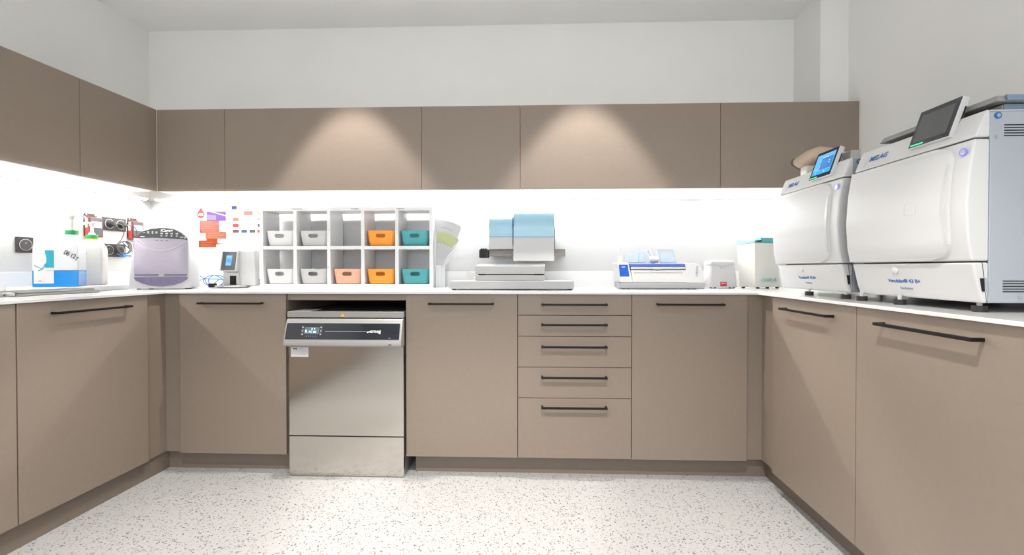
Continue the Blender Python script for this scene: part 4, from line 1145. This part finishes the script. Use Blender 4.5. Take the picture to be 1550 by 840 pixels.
# beige horn-shaped device on the farther sterilizer
def horn():
    z = WT+.570
    t = thing('hose_end', 'beige horn shaped hose end with smoky rim lying on the farther sterilizer', 'hose', (1.318, 2.225, z))
    bx('stand', 'cream', t, -.024, .024, .020, .075, .0003, .056, .006)
    rings = []
    for s, ry, rz, dz in ((0, .046, .034, .078), (.02, .047, .038, .084), (.08, .043, .036, .095), (.15, .036, .029, .100), (.22, .027, .022, .082), (.29, .021, .018, .055), (.335, .019, .016, .036)):
        rings.append([(ry*math.cos(2*PI*k/24), .10-s+.030*math.sin(2*PI*k/24)*max(0, 1-s/.1), dz+rz*math.sin(2*PI*k/24)) for k in range(24)])
    MB().loft(rings).build('horn', 'beige', t, sharp=50)
    rim = [(.047*math.cos(2*PI*k/28), .102+.030*math.sin(2*PI*k/28), .078+.035*math.sin(2*PI*k/28)) for k in range(29)]
    MB().tube(rim, .0055, 8, cap=False).build('rim', 'smoke_rim', t)
    bx('coupling', 'offwhite', t, -.020, .020, -.290, -.232, .014, .050, .005)
    MB().tube([(0, -.26, .0003), (0, -.26, .016)], .012, 12).build('coupling_post', 'offwhite', t)
horn()

# stacked grey trays on the nearer sterilizer, cool daylight painted on their ends
def tray_box():
    z = WT+.570
    t = thing('tray_case', 'grey tray case with cool daylight painted on its end lying on the nearer sterilizer', 'case', (1.40, 1.34, z))
    MB().hexa([(-.09, -.01, .0003), (.33, -.01, .0003), (.33, .40, .0003), (-.09, .40, .0003), (-.09, -.01, .020), (.33, -.01, .020), (.33, .40, .020), (-.09, .40, .020)]).build('lower_tray', 'greylid', t, .003)
    MB().box(-.088, .33, -.0135, -.0105, .001, .020).build('lower_end', 'daylit_grey', t, .001)
    MB().hexa([(-.125, -.03, .0225), (.34, -.03, .0225), (.34, .41, .0225), (-.125, .41, .0225), (-.115, -.02, .042), (.33, -.02, .042), (.33, .40, .042), (-.115, .40, .042)]).build('upper_tray', 'greylid', t, .003)
    MB().hexa([(-.10, -.035, .0235), (.34, -.035, .0235), (.34, -.0305, .0235), (-.10, -.0305, .0235), (-.095, -.028, .042), (.33, -.028, .042), (.33, -.021, .042), (-.095, -.021, .042)]).build('upper_end', 'daylit_grey', t, .001)
    for x in (-.07, .30):
        for y in (.04, .36):
            bx('spacer', 'rubber', t, x-.01, x+.01, y-.01, y+.01, .0195, .0230)
tray_box()

# ------------------------------------------------------------------ lights
def spot(x, y, e, ang, blend, rad=.035, col=(1.0, .95, .89)):
    l = bpy.data.lights.new('downlight', 'SPOT'); l.energy = e; l.spot_size = math.radians(ang); l.spot_blend = blend
    l.shadow_soft_size = rad; l.color = col
    o = bpy.data.objects.new('downlight', l); COL.objects.link(o); o.location = (x, y, ZC-.02)
    return o
for x in (-1.12, .26):
    spot(x, 2.30, 98, 61, .25)
for x in (-.85, .20):
    spot(x, .70, 120, 92, .4)
l = bpy.data.lights.new('daylight', 'AREA'); l.shape = 'RECTANGLE'; l.size = 2.5; l.size_y = 1.4; l.energy = 42; l.color = (.90, .95, 1.0)
o = bpy.data.objects.new('daylight', l); COL.objects.link(o); o.location = (-.2, YN-.10, 1.7); o.rotation_euler = (PI/2, 0, 0)
l = bpy.data.lights.new('fill_light', 'AREA'); l.shape = 'RECTANGLE'; l.size = 1.6; l.size_y = .8; l.energy = 13; l.color = (1.0, .965, .92)  # unseen fill lamp, added to lift the ambient light on the walls
o = bpy.data.objects.new('fill_light', l); COL.objects.link(o); o.location = (-.4, -.9, ZC-.01)
w = bpy.data.worlds.new('world'); scn.world = w; w.use_nodes = True
w.node_tree.nodes['Background'].inputs['Color'].default_value = (.8, .85, .9, 1)
w.node_tree.nodes['Background'].inputs['Strength'].default_value = .3

# ------------------------------------------------------------------ camera
cam = bpy.data.cameras.new('camera'); co = bpy.data.objects.new('camera', cam); COL.objects.link(co)
cam.sensor_width = 36; cam.sensor_fit = 'HORIZONTAL'
cam.lens = 36*682.83/1550
cam.shift_x = -(793.945-775)/1550; cam.shift_y = -(420-412.78)/1550
co.location = (0, 0, 1.1139)
co.rotation_euler = (PI/2-.0104, 0, .0347)
cam.clip_start = .02
scn.camera = co
vs = scn.view_settings
vs.view_transform = 'Standard'; vs.look = 'None'; vs.gamma = 1; vs.use_curve_mapping = False
vs.exposure = 0.53
